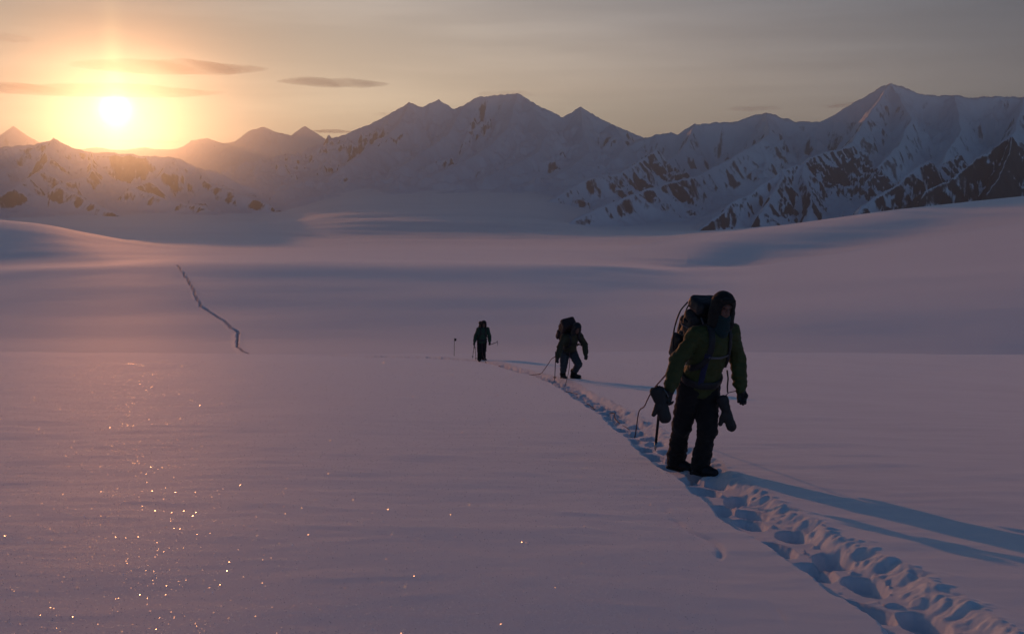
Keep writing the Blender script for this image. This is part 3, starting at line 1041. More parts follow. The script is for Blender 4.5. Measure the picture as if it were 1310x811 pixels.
def build_person(J, loc, label, mats, h=0.010, hood='hood', boots_h=0.22, gaiter=None, seed=0):
    """J: joints in a frame with x to the right of the view, y away from it, z up"""
    J = {k: np.asarray(v, float) for k, v in J.items()}
    root = thing('person', loc, label, 'person')
    HF = frame(J['look'], (J['head'] - J['neck']) + V3(0, 0, 0.5) * 0 + V3(0, 0, 0.12))
    hd = J['head']

    def H(x, y, z):
        return hd + HF @ V3(x, y, z)
    f = unit(J['face'])
    allp = [J[k] for k in J if k not in ('look', 'face', 'toeR', 'toeL', 'curlR', 'curlL')]
    # ---- the body: one continuous figure
    lo, hi = fit(allp, 0.20)
    B = Field(lo, hi, h)
    B.cone(J['hip'], J['chest'], 0.115, 0.125, 0.05)
    B.cone(J['shR'], J['shL'], 0.058, 0.058, 0.06)
    B.cone(J['chest'], J['neck'], 0.09, 0.055, 0.06)
    B.cone(J['hipR'], J['hipL'], 0.085, 0.085, 0.05)
    B.cone(J['neck'], H(0, 0.012, -0.06), 0.054, 0.052, 0.03)
    B.ball(H(0, 0.012, 0.025), (0.074, 0.094, 0.098), HF, 0.02)
    B.ball(H(0, -0.028, -0.052), (0.054, 0.062, 0.064), HF, 0.03)
    B.cone(H(-.035, -0.084, 0.034), H(.035, -0.084, 0.034), 0.012, 0.012, 0.012)          # brow
    B.ball(H(.032, -0.098, 0.010), 0.014, None, 0.008, 'cut'); B.ball(H(-.032, -0.098, 0.010), 0.014, None, 0.008, 'cut')
    B.ball(H(.032, -0.078, 0.010), 0.0125, None, 0.002); B.ball(H(-.032, -0.078, 0.010), 0.0125, None, 0.002)
    B.cone(H(0, -0.086, 0.020), H(0, -0.110, -0.018), 0.009, 0.014, 0.008)                  # nose
    B.cone(H(-.02, -0.083, -0.052), H(.02, -0.083, -0.052), 0.009, 0.009, 0.006)            # lips
    B.cone(H(-.02, -0.096, -0.053), H(.02, -0.096, -0.053), 0.003, 0.003, 0.003, 'cut')
    B.ball(H(0, -0.072, -0.092), (0.028, 0.022, 0.020), HF, 0.02)                            # chin
    B.ball(H(.076, 0.015, 0.0), (0.010, 0.024, 0.034), HF, 0.006); B.ball(H(-.076, 0.015, 0.0), (0.010, 0.024, 0.034), HF, 0.006)
    for s_ in 'RL':
        B.cone(J['sh' + s_], J['el' + s_], 0.052, 0.042, 0.03)
        B.cone(J['el' + s_], J['wr' + s_], 0.042, 0.029, 0.01)
        hand_shapes(B, J['wr' + s_], J['el' + s_], J['curl' + s_][:3], 1.0, 0, 1 if s_ == 'R' else -1)
        B.cone(J['hip' + s_], J['kn' + s_], 0.085, 0.058, 0.03)
        mid = (J['kn' + s_] + J['an' + s_]) / 2 + f * -0.015
        B.cone(J['kn' + s_], mid, 0.056, 0.054, 0.02); B.cone(mid, J['an' + s_], 0.054, 0.040, 0.02)
        t = unit(J['toe' + s_])
        B.cone(J['an' + s_] - t * 0.05 - V3(0, 0, 0.05), J['an' + s_] + t * 0.15 - V3(0, 0, 0.06), 0.036, 0.028, 0.03)
    eyes = [H(.032, -0.086, 0.010), H(-.032, -0.086, 0.010)]
    mo = H(0, -0.092, -0.053); brows = [H(.033, -0.095, 0.036), H(-.033, -0.095, 0.036)]

    def tone(v):
        r = np.zeros(len(v))
        for e in eyes:
            r = np.maximum(r, 1 - np.clip((np.linalg.norm(v - e, axis=1) - 0.008) / 0.008, 0, 1))
        for e in brows:
            q = (v - e) @ HF
            r = np.maximum(r, 0.8 * (1 - np.clip((np.sqrt((q[:, 0] / 2.2) ** 2 + q[:, 1] ** 2 * .3 + q[:, 2] ** 2) - 0.006) / 0.006, 0, 1)))
        q = (v - mo) @ HF
        r = np.maximum(r, 0.5 * (1 - np.clip((np.sqrt((q[:, 0] / 2.6) ** 2 + q[:, 2] ** 2 + q[:, 1] ** 2 * .2) - 0.005) / 0.006, 0, 1)))
        return r
    B.mesh('body', SKIN, root, 1, tone)
    # ---- jacket
    jp = [J[k] for k in ('hip', 'hipR', 'hipL', 'chest', 'neck', 'shR', 'shL', 'elR', 'elL', 'wrR', 'wrL')]
    lo, hi = fit(jp, 0.22)
    K = Field(lo, hi, h)
    across = unit(J['shL'] - J['shR'])
    up = unit(J['chest'] - J['hip'])
    fr = unit(f - np.dot(f, up) * up)
    hem = J['hip'] - up * 0.07
    K.cone(hem, J['chest'], 0.200, 0.178, 0.05, flat=(fr, 0.84))
    K.cone(J['chest'] - up * 0.08, J['chest'] + up * 0.06, 0.178, 0.165, 0.05, flat=(fr, 0.82))
    K.cone(J['shR'], J['shL'], 0.078, 0.078, 0.07)
    K.cone(J['chest'] + up * 0.05, J['neck'], 0.13, 0.078, 0.06)
    K.cone(J['neck'], J['neck'] + (hd - J['neck']) * 0.35, 0.078, 0.074, 0.02)                # collar
    for s_ in 'RL':
        K.cone(J['sh' + s_], J['el' + s_], 0.083, 0.072, 0.045)
        e2 = J['el' + s_] + (J['wr' + s_] - J['el' + s_]) * 0.98
        K.cone(J['el' + s_], e2, 0.072, 0.052, 0.02)
        for q in (0.25, 0.45, 0.62, 0.8):                          # sleeve folds
            c = J['el' + s_] + (e2 - J['el' + s_]) * q
            K.cone(c - across * 0.02, c + across * 0.02, 0.064 - 0.012 * q, 0.064 - 0.012 * q, 0.016)
        c = J['el' + s_]
        K.ball(c + fr * -0.01, 0.072, None, 0.03)
    K.wrinkle(0.010, 13.0, seed, 1.4)
    # cut level under the hem
    hemR = np.stack([across, np.cross(up, across), up], 1)
    K.box(hem - up * 0.20, (0.30, 0.30, 0.165), hemR, 0.004, 0.012, 'cut')
    K.cone(J['neck'] + (hd - J['neck']) * 0.2, hd, 0.062, 0.062, 0.008, 'cut')
    jk = K.mesh('jacket', mats['jacket'], root, 1)
    # ---- trousers
    tp = [J[k] for k in ('hip', 'hipR', 'hipL', 'knR', 'knL', 'anR', 'anL')]
    lo, hi = fit(tp, 0.20)
    T = Field(lo, hi, h)
    T.cone(J['hipR'] + up * 0.07, J['hipL'] + up * 0.07, 0.098, 0.098, 0.05)
    T.cone(J['hipR'] - up * 0.03, J['hipL'] - up * 0.03, 0.122, 0.122, 0.04)
    for s_ in 'RL':
        k_ = J['kn' + s_]; a_ = J['an' + s_]; hp = J['hip' + s_]
        T.cone(hp - up * 0.03, k_, 0.128, 0.098, 0.025)
        T.ball(k_ + fr * 0.02, (0.088, 0.088, 0.10), None, 0.03)
        T.cone(k_, k_ + (a_ - k_) * 0.55, 0.089, 0.084, 0.02)
        if not gaiter:
            T.cone(k_ + (a_ - k_) * 0.5, a_ + V3(0, 0, 0.0), 0.088, 0.094, 0.02)
            for q in (0.72, 0.88):
                c = k_ + (a_ - k_) * q
                T.ball(c, (0.092, 0.092, 0.03), None, 0.02)
        for q in (0.3, 0.7):
            c = hp + (k_ - hp) * q
            T.ball(c, (0.117 - 0.02 * q, 0.117 - 0.02 * q, 0.04), None, 0.03)
    T.wrinkle(0.010, 12.0, seed + 20, 1.6)
    T.mesh('trousers', mats['trousers'], root, 1)
    # ---- gaiters, boots
    for s_ in 'RL':
        a_ = J['an' + s_]; k_ = J['kn' + s_]; t = unit(J['toe' + s_])
        if gaiter:
            lo, hi = fit([a_, k_], 0.16)
            G = Field(lo, hi, h)
            G.cone(k_ + (a_ - k_) * 0.38, a_, 0.078, 0.072, 0.02)
            G.cone(a_, a_ + t * 0.06 - V3(0, 0, 0.03), 0.070, 0.06, 0.03)
            G.wrinkle(0.006, 15.0, seed + 4, 1.5)
            G.mesh('gaiter', gaiter, root, 1)
        lo, hi = fit([a_ - t * 0.15, a_ + t * 0.26, a_ - V3(0, 0, 0.1), a_ + V3(0, 0, 0.15)], 0.07)
        upv = J.get('soleup' + s_, V3(0, 0, 1))
        upv = unit(upv - np.dot(upv, t) * t)
        R = np.stack([np.cross(t, upv), t, upv], 1)
        S = Field(lo, hi, min(h, 0.008))
        S.cone(a_ + upv * 0.10, a_ - upv * 0.01, 0.066, 0.062, 0.02)
        S.cone(a_ - t * 0.05 - upv * 0.045, a_ + t * 0.10 - upv * 0.045, 0.050, 0.050, 0.03)
        S.cone(a_ + t * 0.08 - upv * 0.045, a_ + t * 0.175 - upv * 0.052, 0.052, 0.044, 0.02)
        S.box(a_ - upv * 0.16, (0.2, 0.4, 0.075), R, 0.005, 0.0, 'cut')
        bt = S.mesh('boot', mats['boot'], root, 1)
        S2 = Field(lo, hi, min(h, 0.008))
        S2.cone(a_ - t * 0.055 - upv * 0.087, a_ + t * 0.17 - upv * 0.087, 0.052, 0.052, 0.0)
        S2.box(a_ + t * .05 - upv * 0.030, (0.2, 0.4, 0.055), R, 0.004, 0.004, 'cut')
        S2.box(a_ + t * .05 - upv * 0.165, (0.2, 0.4, 0.055), R, 0.004, 0.004, 'cut')
        S2.mesh('sole', RUBBER, bt, 0)
    # ---- head gear
    lo, hi = fit([hd, J['neck'] + (hd - J['neck']) * 0.3], 0.20)
    Q = Field(lo, hi, min(h, 0.008))
    Q.ball(H(0, 0.022, 0.030), (0.116, 0.126, 0.130), HF, 0.0)
    if hood == 'hood':
        Q.cone(H(-.045, 0.02, -0.06), H(-.06, 0.01, -0.15), 0.085, 0.07, 0.03); Q.cone(H(.045, 0.02, -0.06), H(.06, 0.01, -0.15), 0.085, 0.07, 0.03)
    Q.cone(H(0, 0.035, -0.02), J['neck'] + (hd - J['neck']) * 0.25 - HF[:, 1] * -0.02, 0.094, 0.088, 0.04)
    if hood == 'hood':
        Q.cone(H(-.055, -0.09, 0.088), H(.055, -0.09, 0.088), 0.018, 0.018, 0.03)             # peak
        Q.wrinkle(0.004, 17.0, seed + 9)
        Q.ball(H(0, -0.125, -0.030), (0.070, 0.088, 0.098), HF, 0.012, 'cut')
    else:
        Q.wrinkle(0.004, 17.0, seed + 9)
        Q.ball(H(0, -0.125, -0.035), (0.075, 0.10, 0.098), HF, 0.012, 'cut')
    Q.cone(H(0, 0.0, 0.0), H(0, 0.0, -0.22), 0.066, 0.066, 0.004, 'cut')
    Q.mesh('hood', mats['hood'], root, 1)
    if 'scarf' in mats:
        lo, hi = fit([J['neck'], hd], 0.14)
        S = Field(lo, hi, min(h, 0.008))
        S.cone(J['neck'] + f * 0.03, H(0, -0.028, -0.105), 0.090, 0.074, 0.02)
        S.cone(J['neck'] + f * 0.075 - up * 0.05, J['neck'] + f * 0.06, 0.055, 0.06, 0.03)
        S.wrinkle(0.006, 20.0, seed + 2, 1.6)
        S.mesh('scarf', mats['scarf'], root, 1)
    # ---- gloves
    for s_ in 'RL':
        w_ = J['wr' + s_]; e_ = J['el' + s_]
        d = unit(w_ - e_)
        lo, hi = fit([w_ - d * 0.08, w_ + d * 0.17], 0.10)
        G = Field(lo, hi, 0.006 if h < 0.012 else 0.009)
        hand_shapes(G, w_, e_, J['curl' + s_][:3], 1.0, 0.0045, 1 if s_ == 'R' else -1)
        G.cone(w_ - d * 0.05, w_ + d * 0.01, 0.050, 0.042, 0.012)
        G.mesh('glove', mats['glove'], root, 1)
    return root, dict(J=J, K=K, T=T, up=up, fr=fr, across=across, loc=np.asarray(loc, float))


def strap(name, ctrl, field, width, mat, parent, off=0.008, n=26, thick=0.006):
    """webbing laid over the surface of a field"""
    pts = curve_pts(ctrl, n); P = []; NN = []
    for p in pts:
        q, nn = field.hug(p, off)
        P.append(q); NN.append(nn)
    # even out
    P = np.array(P)
    P[1:-1] = 0.25 * P[:-2] + 0.5 * P[1:-1] + 0.25 * P[2:]
    return tube(name, P, 0.01, mat, parent, flat=(width, thick, NN))


def backpack(info, label, mats, size=(0.17, 0.13, 0.30), lift=0.02, h=0.010, lean=0.0, seed=0, axe=False):
    """sack, lid, pockets and straps; stands off the wearer's back"""
    J, up, fr, ac, loc = info['J'], info['up'], info['fr'], info['across'], info['loc']
    root = thing('backpack', loc, label, 'backpack')
    R = np.stack([ac, -fr, up], 1)
    c = (J['chest'] + J['shR'] * 0.5 + J['shL'] * 0.5) / 2 - fr * (0.140 + size[1]) - up * (0.02 - lift)

    def Pk(x, y, z):
        return c + R @ V3(x, y, z)
    ext = [Pk(x, y, z) for x in (-.36, .36) for y in (-.25, .25) for z in (-.5, .55)]
    lo, hi = fit(ext, 0.02)
    sx, sy, sz = size
    F1 = Field(lo, hi, h)
    F1.box(Pk(0, 0, -.02), (sx, sy, sz), R, 0.08)
    F1.ball(Pk(0, 0.03, -0.12), (sx * 1.05, sy * 1.1, sz * 0.75), R, 0.06)
    for z in (-0.15, 0.02, 0.16):
        F1.cone(Pk(-sx, 0.0, z), Pk(-sx, sy, z), 0.012, 0.012, 0.02, 'cut'); F1.cone(Pk(sx, 0.0, z), Pk(sx, sy, z), 0.012, 0.012, 0.02, 'cut')
    F1.wrinkle(0.008, 11.0, seed)
    F1.mesh('sack', mats['sack'], root, 1)
    F2 = Field(lo, hi, h)
    F2.box(Pk(0, -0.005, sz + 0.045), (sx * 1.04, sy * 1.08, 0.075), R, 0.06)
    F2.wrinkle(0.006, 14.0, seed + 1)
    F2.mesh('lid', mats['lid'], root, 1)
    for sgn in (-1, 1):
        F3 = Field(lo, hi, h)
        F3.box(Pk(sgn * (sx + 0.02), 0.03, -0.14), (0.032, 0.07, 0.13), R, 0.03)
        F3.wrinkle(0.005, 15.0, seed + 2 + sgn)
        F3.mesh('side_pocket', mats['lid'], root, 1)
    F4 = Field(lo, hi, h)
    F4.box(Pk(0, sy + 0.035, -0.05), (sx * 0.72, 0.05, 0.17), R, 0.045)
    F4.wrinkle(0.005, 15.0, seed + 6)
    F4.mesh('back_pocket', mats['sack'], root, 1)
    # shoulder straps over the jacket
    K = info['K']
    for s_, sg in (('R', -1), ('L', 1)):
        s0 = J['neck'] * 0.42 + J['sh' + s_] * 0.58
        strap('shoulder_strap', [s0 - fr * 0.13 - up * 0.02, s0 - fr * 0.03 + up * 0.10, s0 + fr * 0.10 + up * 0.03, s0 + fr * 0.16 - up * 0.12,
                                 s0 + fr * 0.15 - up * 0.26 + ac * sg * 0.03, s0 + fr * 0.06 - up * 0.36 + ac * sg * 0.09], K, 0.062, mats['strap'], root, 0.010, 30, 0.014)
    ch = J['chest'] + up * 0.01
    strap('chest_strap', [ch - ac * 0.12 + fr * 0.16, ch + fr * 0.2, ch + ac * 0.12 + fr * 0.16], K, 0.024, mats['web'], root, 0.018, 14, 0.005)
    hb = J['hip'] + up * 0.05
    ring = []
    for q in np.linspace(-math.pi, math.pi, 25):
        ring.append(hb + ac * math.sin(q) * 0.20 + fr * math.cos(q) * 0.17)
    strap('hip_belt', ring, K, 0.075, mats['strap'], root, 0.010, 44, 0.016)
    # compression webbing with hanging ends at the side
    for sgn in (-1, 1):
        for z in (-0.10, 0.12):
            tube('compression_strap', [Pk(sgn * (sx - 0.02), -sy, z), Pk(sgn * (sx + 0.014), -sy * 0.5, z - 0.01), Pk(sgn * (sx + 0.014), sy * 0.5, z - 0.03), Pk(sgn * (sx - 0.03), sy + 0.02, z - 0.04)],
                 0.007, mats['web'], root, 6)
        tube('lid_strap', [Pk(sgn * sx * 0.6, sy * 1.1, sz + 0.03), Pk(sgn * sx * 0.62, sy * 1.28, sz - 0.06), Pk(sgn * sx * 0.62, sy * 1.35, sz - 0.20), Pk(sgn * sx * 0.63, sy * 1.42, sz - 0.28)], 0.008, mats['web'], root, 6)
        tube('load_strap', [Pk(sgn * 0.10, -sy + 0.01, sz - 0.02), Pk(sgn * 0.10, -sy - 0.08, sz - 0.07)], 0.008, mats['web'], root, 6)
    return root, Pk


def place(px, py, sink):
    """ground point whose trodden surface (sunk below the snow field) shows at a pixel"""
    u, e = ray(px, py)
    Y = (EYE + sink) / (-e - SLOPE)
    return V3(u * Y, Y, -EYE - sink - SLOPE * Y)


def stand(J, L, feet='RL'):
    """set the ankles so that the soles rest in the trodden snow"""
    for s_ in feet:
        x, y, z = J['an' + s_]
        t = unit(J['toe' + s_])
        g = max(ground_z(L[0] + x + t[0] * q, L[1] + y + t[1] * q) for q in (-.04, .05, .14))
        J['an' + s_] = (x, y, g - L[2] + 0.078)


# --- the nearest walker
L1 = place(889, 607, 0.11)
J1 = dict(hip=(.025, 0, .94), hipR=(-.062, -.035, .90), hipL=(.112, .035, .90), chest=(.10, -.11, 1.27), neck=(.155, -.165, 1.49), head=(.192, -.205, 1.685),
          shR=(-.055, -.19, 1.425), shL=(.305, -.05, 1.43), elR=(-.230, -.20, 1.175), wrR=(-.310, -.29, .915), elL=(.385, -.01, 1.165), wrL=(.405, -.10, .875),
          knR=(-.130, .06, .49), anR=(-.150, .25, .085), knL=(.085, -.12, .49), anL=(.04, -.05, .105),
          toeR=(.72, -.68, -.03), toeL=(.62, -.78, 0.02), look=(.22, -1, -.12), face=(.42, -.91, 0), curlR=(.5, -.8, 0), curlL=(-.3, -.9, 0))
stand(J1, L1, 'RL')
p1, I1 = build_person(J1, L1, 'nearest walker in olive jacket, black trousers, dark hood and teal scarf', dict(jacket=OLIVE, trousers=BLACK, boot=BLACK2, hood=HOODC, glove=GLOVE, scarf=TEAL), h=0.0095, seed=1)
b1, Pk1 = backpack(I1, 'tall black backpack with loose side webbing on the nearest walker', dict(sack=CHAR, lid=BLACK2, strap=BLACK2, web=WEB), size=(0.155, 0.115, 0.27), lift=-0.04, h=0.011, seed=3)
K1 = I1['K']
# navy sling from the chest buckle down to the thigh
J = I1['J']
# --- the stooping middle walker
L2 = place(727, 489, 0.08)
J2 = dict(hip=(.005, .02, .84), hipR=(-.09, -.02, .82), hipL=(.10, .05, .82), chest=(.05, -.22, 1.14), neck=(.135, -.37, 1.33), head=(.185, -.47, 1.49),
          shR=(-.14, -.36, 1.25), shL=(.27, -.23, 1.27), elR=(-.245, -.38, .99), wrR=(-.30, -.44, .74), elL=(.41, -.20, 1.04), wrL=(.425, -.33, .79),
          knR=(-.13, -.12, .47), anR=(-.145, .0, .10), knL=(.245, -.25, .53), anL=(.13, -.02, .21),
          toeR=(.35, -.93, 0), toeL=(.88, -.45, .10), look=(.25, -1, -.35), face=(.40, -.91, 0), curlR=(.5, -.8, 0), curlL=(-.3, -.9, 0))
stand(J2, L2, 'R')
p2, I2 = build_person(J2, L2, 'stooping middle walker in grey trousers and black gaiters, one boot lifted in mid step', dict(jacket=OLIVE2, trousers=GREY, boot=BLACK2, hood=BLACK2, glove=GLOVE), h=0.013, gaiter=BLACK, seed=5)
b2, Pk2 = backpack(I2, 'bulky dark maroon backpack riding high on the stooping middle walker', dict(sack=MAROON, lid=MAROON, strap=BLACK2, web=BLACK2), size=(0.185, 0.14, 0.26), lift=0.02, h=0.014, seed=8)
# --- the farthest walker
L3 = place(617, 463, 0.08)
J3 = dict(hip=(-.01, 0, .92), hipR=(-.095, -.01, .89), hipL=(.075, .01, .89), chest=(.01, -.04, 1.24), neck=(.045, -.07, 1.45), head=(.07, -.10, 1.62),
          shR=(-.16, -.06, 1.40), shL=(.225, -.03, 1.40), elR=(-.27, -.02, 1.12), wrR=(-.32, -.12, .86), elL=(.305, .01, 1.11), wrL=(.315, -.12, .87),
          knR=(-.115, -.06, .49), anR=(-.12, .03, .10), knL=(.07, -.05, .49), anL=(.06, -.02, .10),
          toeR=(.15, -.98, 0), toeL=(.55, -.83, 0), look=(.1, -1, -.1), face=(.15, -.98, 0), curlR=(.4, -.9, 0), curlL=(-.4, -.9, 0))
stand(J3, L3, 'RL')
p3, I3 = build_person(J3, L3, 'smallest farthest walker standing upright in a green jacket and black trousers', dict(jacket=GREEN, trousers=BLACK, boot=BLACK2, hood=HOODC, glove=GLOVE), h=0.016, seed=7)
b3, Pk3 = backpack(I3, 'small dark pack barely showing behind the farthest green walker', dict(sack=CHAR, lid=CHAR, strap=BLACK2, web=BLACK2), size=(0.15, 0.11, 0.25), lift=0.0, h=0.018, seed=12)


# ------------------------------------------------------------------ gear carried or hung from the walkers
def pix(px, py, Y):
    return np.array(at(px, py, Y))


# blue sling and hanging strap end of the nearest walker
K1, T1 = I1['K'], I1['T']
strap('sling', [(.03, -.34, 1.24), (.015, -.30, 1.12), (.0, -.28, 1.0), (-.005, -.25, .92)], K1, 0.055, NAVY, p1, 0.012, 16, 0.008)
YL = L1[1]
tube('strap_end', [np.array(p) for p in ((.275, -.06, 1.06), (.285, -.07, .98), (.280, -.07, .90), (.284, -.07, .84))], 0.008, BLACK2, b1, 6)
tube('side_strap', curve_pts([Pk1(-.13, .12, .30), Pk1(-.20, .10, .20), Pk1(-.235, .05, .02), Pk1(-.22, -.02, -.16)], 14), 0.008, BLACK2, b1, 6)


def mitten(cuff, tip, side, label, width=1.0):
    """loose overmitten dangling by its cuff: side is the way its thumb points"""
    cuff = np.asarray(cuff, float); tip = np.asarray(tip, float)
    root = thing('overmitten', cuff, label, 'mitten')
    tip = tip - cuff; d = unit(tip); L = np.linalg.norm(tip)
    sd = unit(np.asarray(side, float) - np.dot(side, d) * d); nn = np.cross(d, sd)
    lo, hi = fit([V3(0, 0, 0), tip], 0.16)
    A = Field(lo, hi, 0.007)
    A.cone(d * L * 0.36, d * (L - 0.055), 0.058 * width, 0.060 * width, 0.03, flat=(nn, 0.62))
    A.cone(d * L * 0.45 + sd * 0.04, d * L * 0.66 + sd * 0.095, 0.026, 0.023, 0.025)
    A.wrinkle(0.005, 17.0, 4)
    A.mesh('hand_part', GLOVE, root, 1)
    A = Field(lo, hi, 0.007)
    A.cone(d * 0.01, d * L * 0.42, 0.075 * width, 0.052 * width, 0.01, flat=(nn, 0.66))
    A.cone(-d * 0.04, d * L * 0.12, 0.055 * width, 0.045 * width, 0.004, 'cut', flat=(nn, 0.60))
    A.wrinkle(0.005, 15.0, 8)
    A.mesh('cuff', BLACK2, root, 1)
    return root


wR = J1['wrR']; wL = J1['wrL']
mt = mitten(pix(841, 500, YL - .36), pix(853, 541, YL - .40), (-1, 0, -.2), 'black overmitten dangling over the ice axe from the walker in olive', 1.0)
tube('leash', [np.array(wR) + L1 - mt.matrix_basis.translation, V3(-.01, 0, .05), V3(0, 0, .0)], 0.004, BLACK2, mt, 6)
mt2 = mitten(pix(924, 510, YL - .16), pix(938, 553, YL - .18), (-1, 0, -.1), 'black overmitten dangling below the empty gloved hand of the walker in olive', 0.8)
tube('leash', [np.array(wL) + L1 - mt2.matrix_basis.translation, V3(.06, 0, .06), V3(0, 0, .0)], 0.004, BLACK2, mt2, 6)


def ice_axe(top, bottom, pick_dir, label):
    top = np.asarray(top, float); b = np.asarray(bottom, float) - top
    root = thing('ice_axe', top, label, 'ice axe')
    d = unit(b); L = np.linalg.norm(b); p = unit(np.asarray(pick_dir, float) - np.dot(pick_dir, d) * d)
    nn = np.cross(d, p)
    tube('shaft', [d * 0.01, d * (L - 0.07)], 0.013, ALU, root, 10)
    tube('spike', [d * (L - 0.085), d * (L - 0.03), d * L], [0.014, 0.011, 0.002], STEEL, root, 8)
    pk = curve_pts([p * 0.012, p * 0.07 + d * 0.004, p * 0.125 + d * 0.022, p * 0.165 + d * 0.050], 12)
    tube('pick', pk, [0.013 - 0.0008 * i for i in range(12)], STEEL, root, 4)
    tube('adze', [-p * 0.01, -p * 0.05 + d * 0.004, -p * 0.085 + d * 0.022], 0.01, STEEL, root, flat=(0.042, 0.008, [d, d, d]))
    return root


ice_axe(pix(846, 497, YL - .33), pix(838, 577, YL - .36), (.3, -1, 0), 'long ice axe hanging from the hand beside the dark mitten, spike just above the snow')


def pole(top, bottom, label):
    top = np.asarray(top, float); b = np.asarray(bottom, float) - top
    root = thing('trekking_pole', top, label, 'trekking pole')
    d = unit(b); L = np.linalg.norm(b)
    tube('shaft', [d * 0.1, d * L * 0.55, d * (L - 0.06)], [0.011, 0.010, 0.008], ALU, root, 8)
    tube('tip', [d * (L - 0.07), d * L], [0.008, 0.003], STEEL, root, 8)
    tube('grip', [-d * 0.02, d * 0.02, d * 0.08, d * 0.13], [0.020, 0.017, 0.016, 0.013], BLACK2, root, 8)
    tube('basket', [d * (L - 0.125), d * (L - 0.115)], [0.045, 0.035], RUBBER, root, 12)
    return root


Y2 = L2[1]; Y3 = L3[1]
pole(pix(711, 451, Y2 - .42), pix(709.6, 488.5, Y2 - .35), 'dark trekking pole planted upright by the stooping walker')
pole(pix(606.6, 442.5, Y3 - .1), pix(604.3, 459.5, Y3), 'thin trekking pole slanting outward from the green walker, outer of two')
pole(pix(607.6, 443.5, Y3 - .1), pix(609.0, 462.0, Y3 - .05), 'thin trekking pole against the leg of the green walker, inner of two')
ice_axe(pix(636.5, 437.4, Y3 + .05), pix(625.0, 441.8, Y3 - .15), (0, .2, -1), 'ice axe held level in the hand of the farthest green walker')
# marker wand in the snow
wb = pix(581, 455.0, 48.0); wb[2] = ground_z(wb[0], wb[1]) - 0.05
wand = thing('marker_wand', wb, 'thin marker wand standing alone in the snow beyond the farthest walker', 'marker wand')
tube('stake', [V3(0, 0, 0), V3(.01, 0, .45), V3(.018, 0, .93)], 0.012, cloth('weathered bamboo', (0.09, 0.06, 0.035), 0.8), wand, 8)
fl = [V3(.02 + .018 * q, 0.01 * math.sin(q), .86 - 0.004 * q) for q in range(6)]
tube('flag', fl, 0.01, BLACK2, wand, flat=(0.12, 0.004, [V3(.1, -1, 0)] * 6))


# ------------------------------------------------------------------ rope between the walkers
def trail_points(p_from, p_to, wob, seed):
    """points lying in the trodden furrow between two ground points"""
    sel = TLINE[(TLINE[:, 1] > p_from) & (TLINE[:, 1] < p_to)]
    sel = sel[np.argsort(sel[:, 1])]
    out = []
    for i, (x, y) in enumerate(sel[::3]):
        x2 = x + wob * float(perlin(np.array([y * 1.3]), np.array([seed + .5]), seed)[0])
        out.append(V3(x2, y, ground_z(x2, y) + 0.012))
    return out


hang = []
hp = [(853, 478), (846, 486), (839, 494), (832, 504), (828, 512), (824, 520), (817, 528), (812, 538)]
for i, (px, py) in enumerate(hp):
    q = i / (len(hp) - 1)
    Yq = 1 / ((1 - q) / (YL - .05) + q / 13.2)
    hang.append(pix(px, py, Yq))
hang[-1][2] = ground_z(hang[-1][0], hang[-1][1]) + 0.012
tr = trail_points(13.6, Y2 - 1.6, 0.16, 3)
end = [V3(L2[0] - .02, L2[1] - .62, L2[2] + .45), V3(L2[0] + .02, L2[1] - .20, L2[2] + .86)]
r1 = tube('rope', curve_pts(hang + tr[::2] + end, 240), 0.0075, ROPEM, None, 7)
tag(r1, 'climbing rope trailing from the nearest walker back along the track to the stooping one', 'rope')
hang = []
hp = [(713, 455), (706, 459), (701, 466), (696, 473), (690, 479.5)]
for i, (px, py) in enumerate(hp):
    q = i / (len(hp) - 1)
    Yq = 1 / ((1 - q) / (Y2 + .05) + q / 29.5)
    hang.append(pix(px, py, Yq))
hang[-1][2] = ground_z(hang[-1][0], hang[-1][1]) + 0.012
tr = trail_points(30.2, Y3 - 1.5, 0.2, 5)
end = [V3(L3[0] + .03, L3[1] - .6, L3[2] + .45), V3(L3[0] + .0, L3[1] - .20, L3[2] + .92)]
r2 = tube('rope', curve_pts(hang + tr[::2] + end, 200), 0.010, ROPEM, None, 7)
tag(r2, 'climbing rope dropping to the snow behind the stooping walker, leading to the green one', 'rope')

# ------------------------------------------------------------------ clouds: thin lens-shaped bars far beyond the peaks
def cloud_material(name, dens, c):
    m, N, P, out = material(name)
    N.n.remove(P)
    pv = N.new('ShaderNodeVolumePrincipled')
    pv.inputs['Color'].default_value = (*c, 1)
    pv.inputs['Density'].default_value = dens
    pv.inputs['Anisotropy'].default_value = 0.2
    pv.inputs['Density Attribute'].default_value = ''
    N.l.new(pv.outputs[0], out.inputs['Volume'])
    return m


CLOUD = cloud_material('thin cloud', 1.1e-3, (0.50, 0.46, 0.46))
CLOUD2 = cloud_material('faint cloud', 4.0e-4, (0.6, 0.55, 0.55))


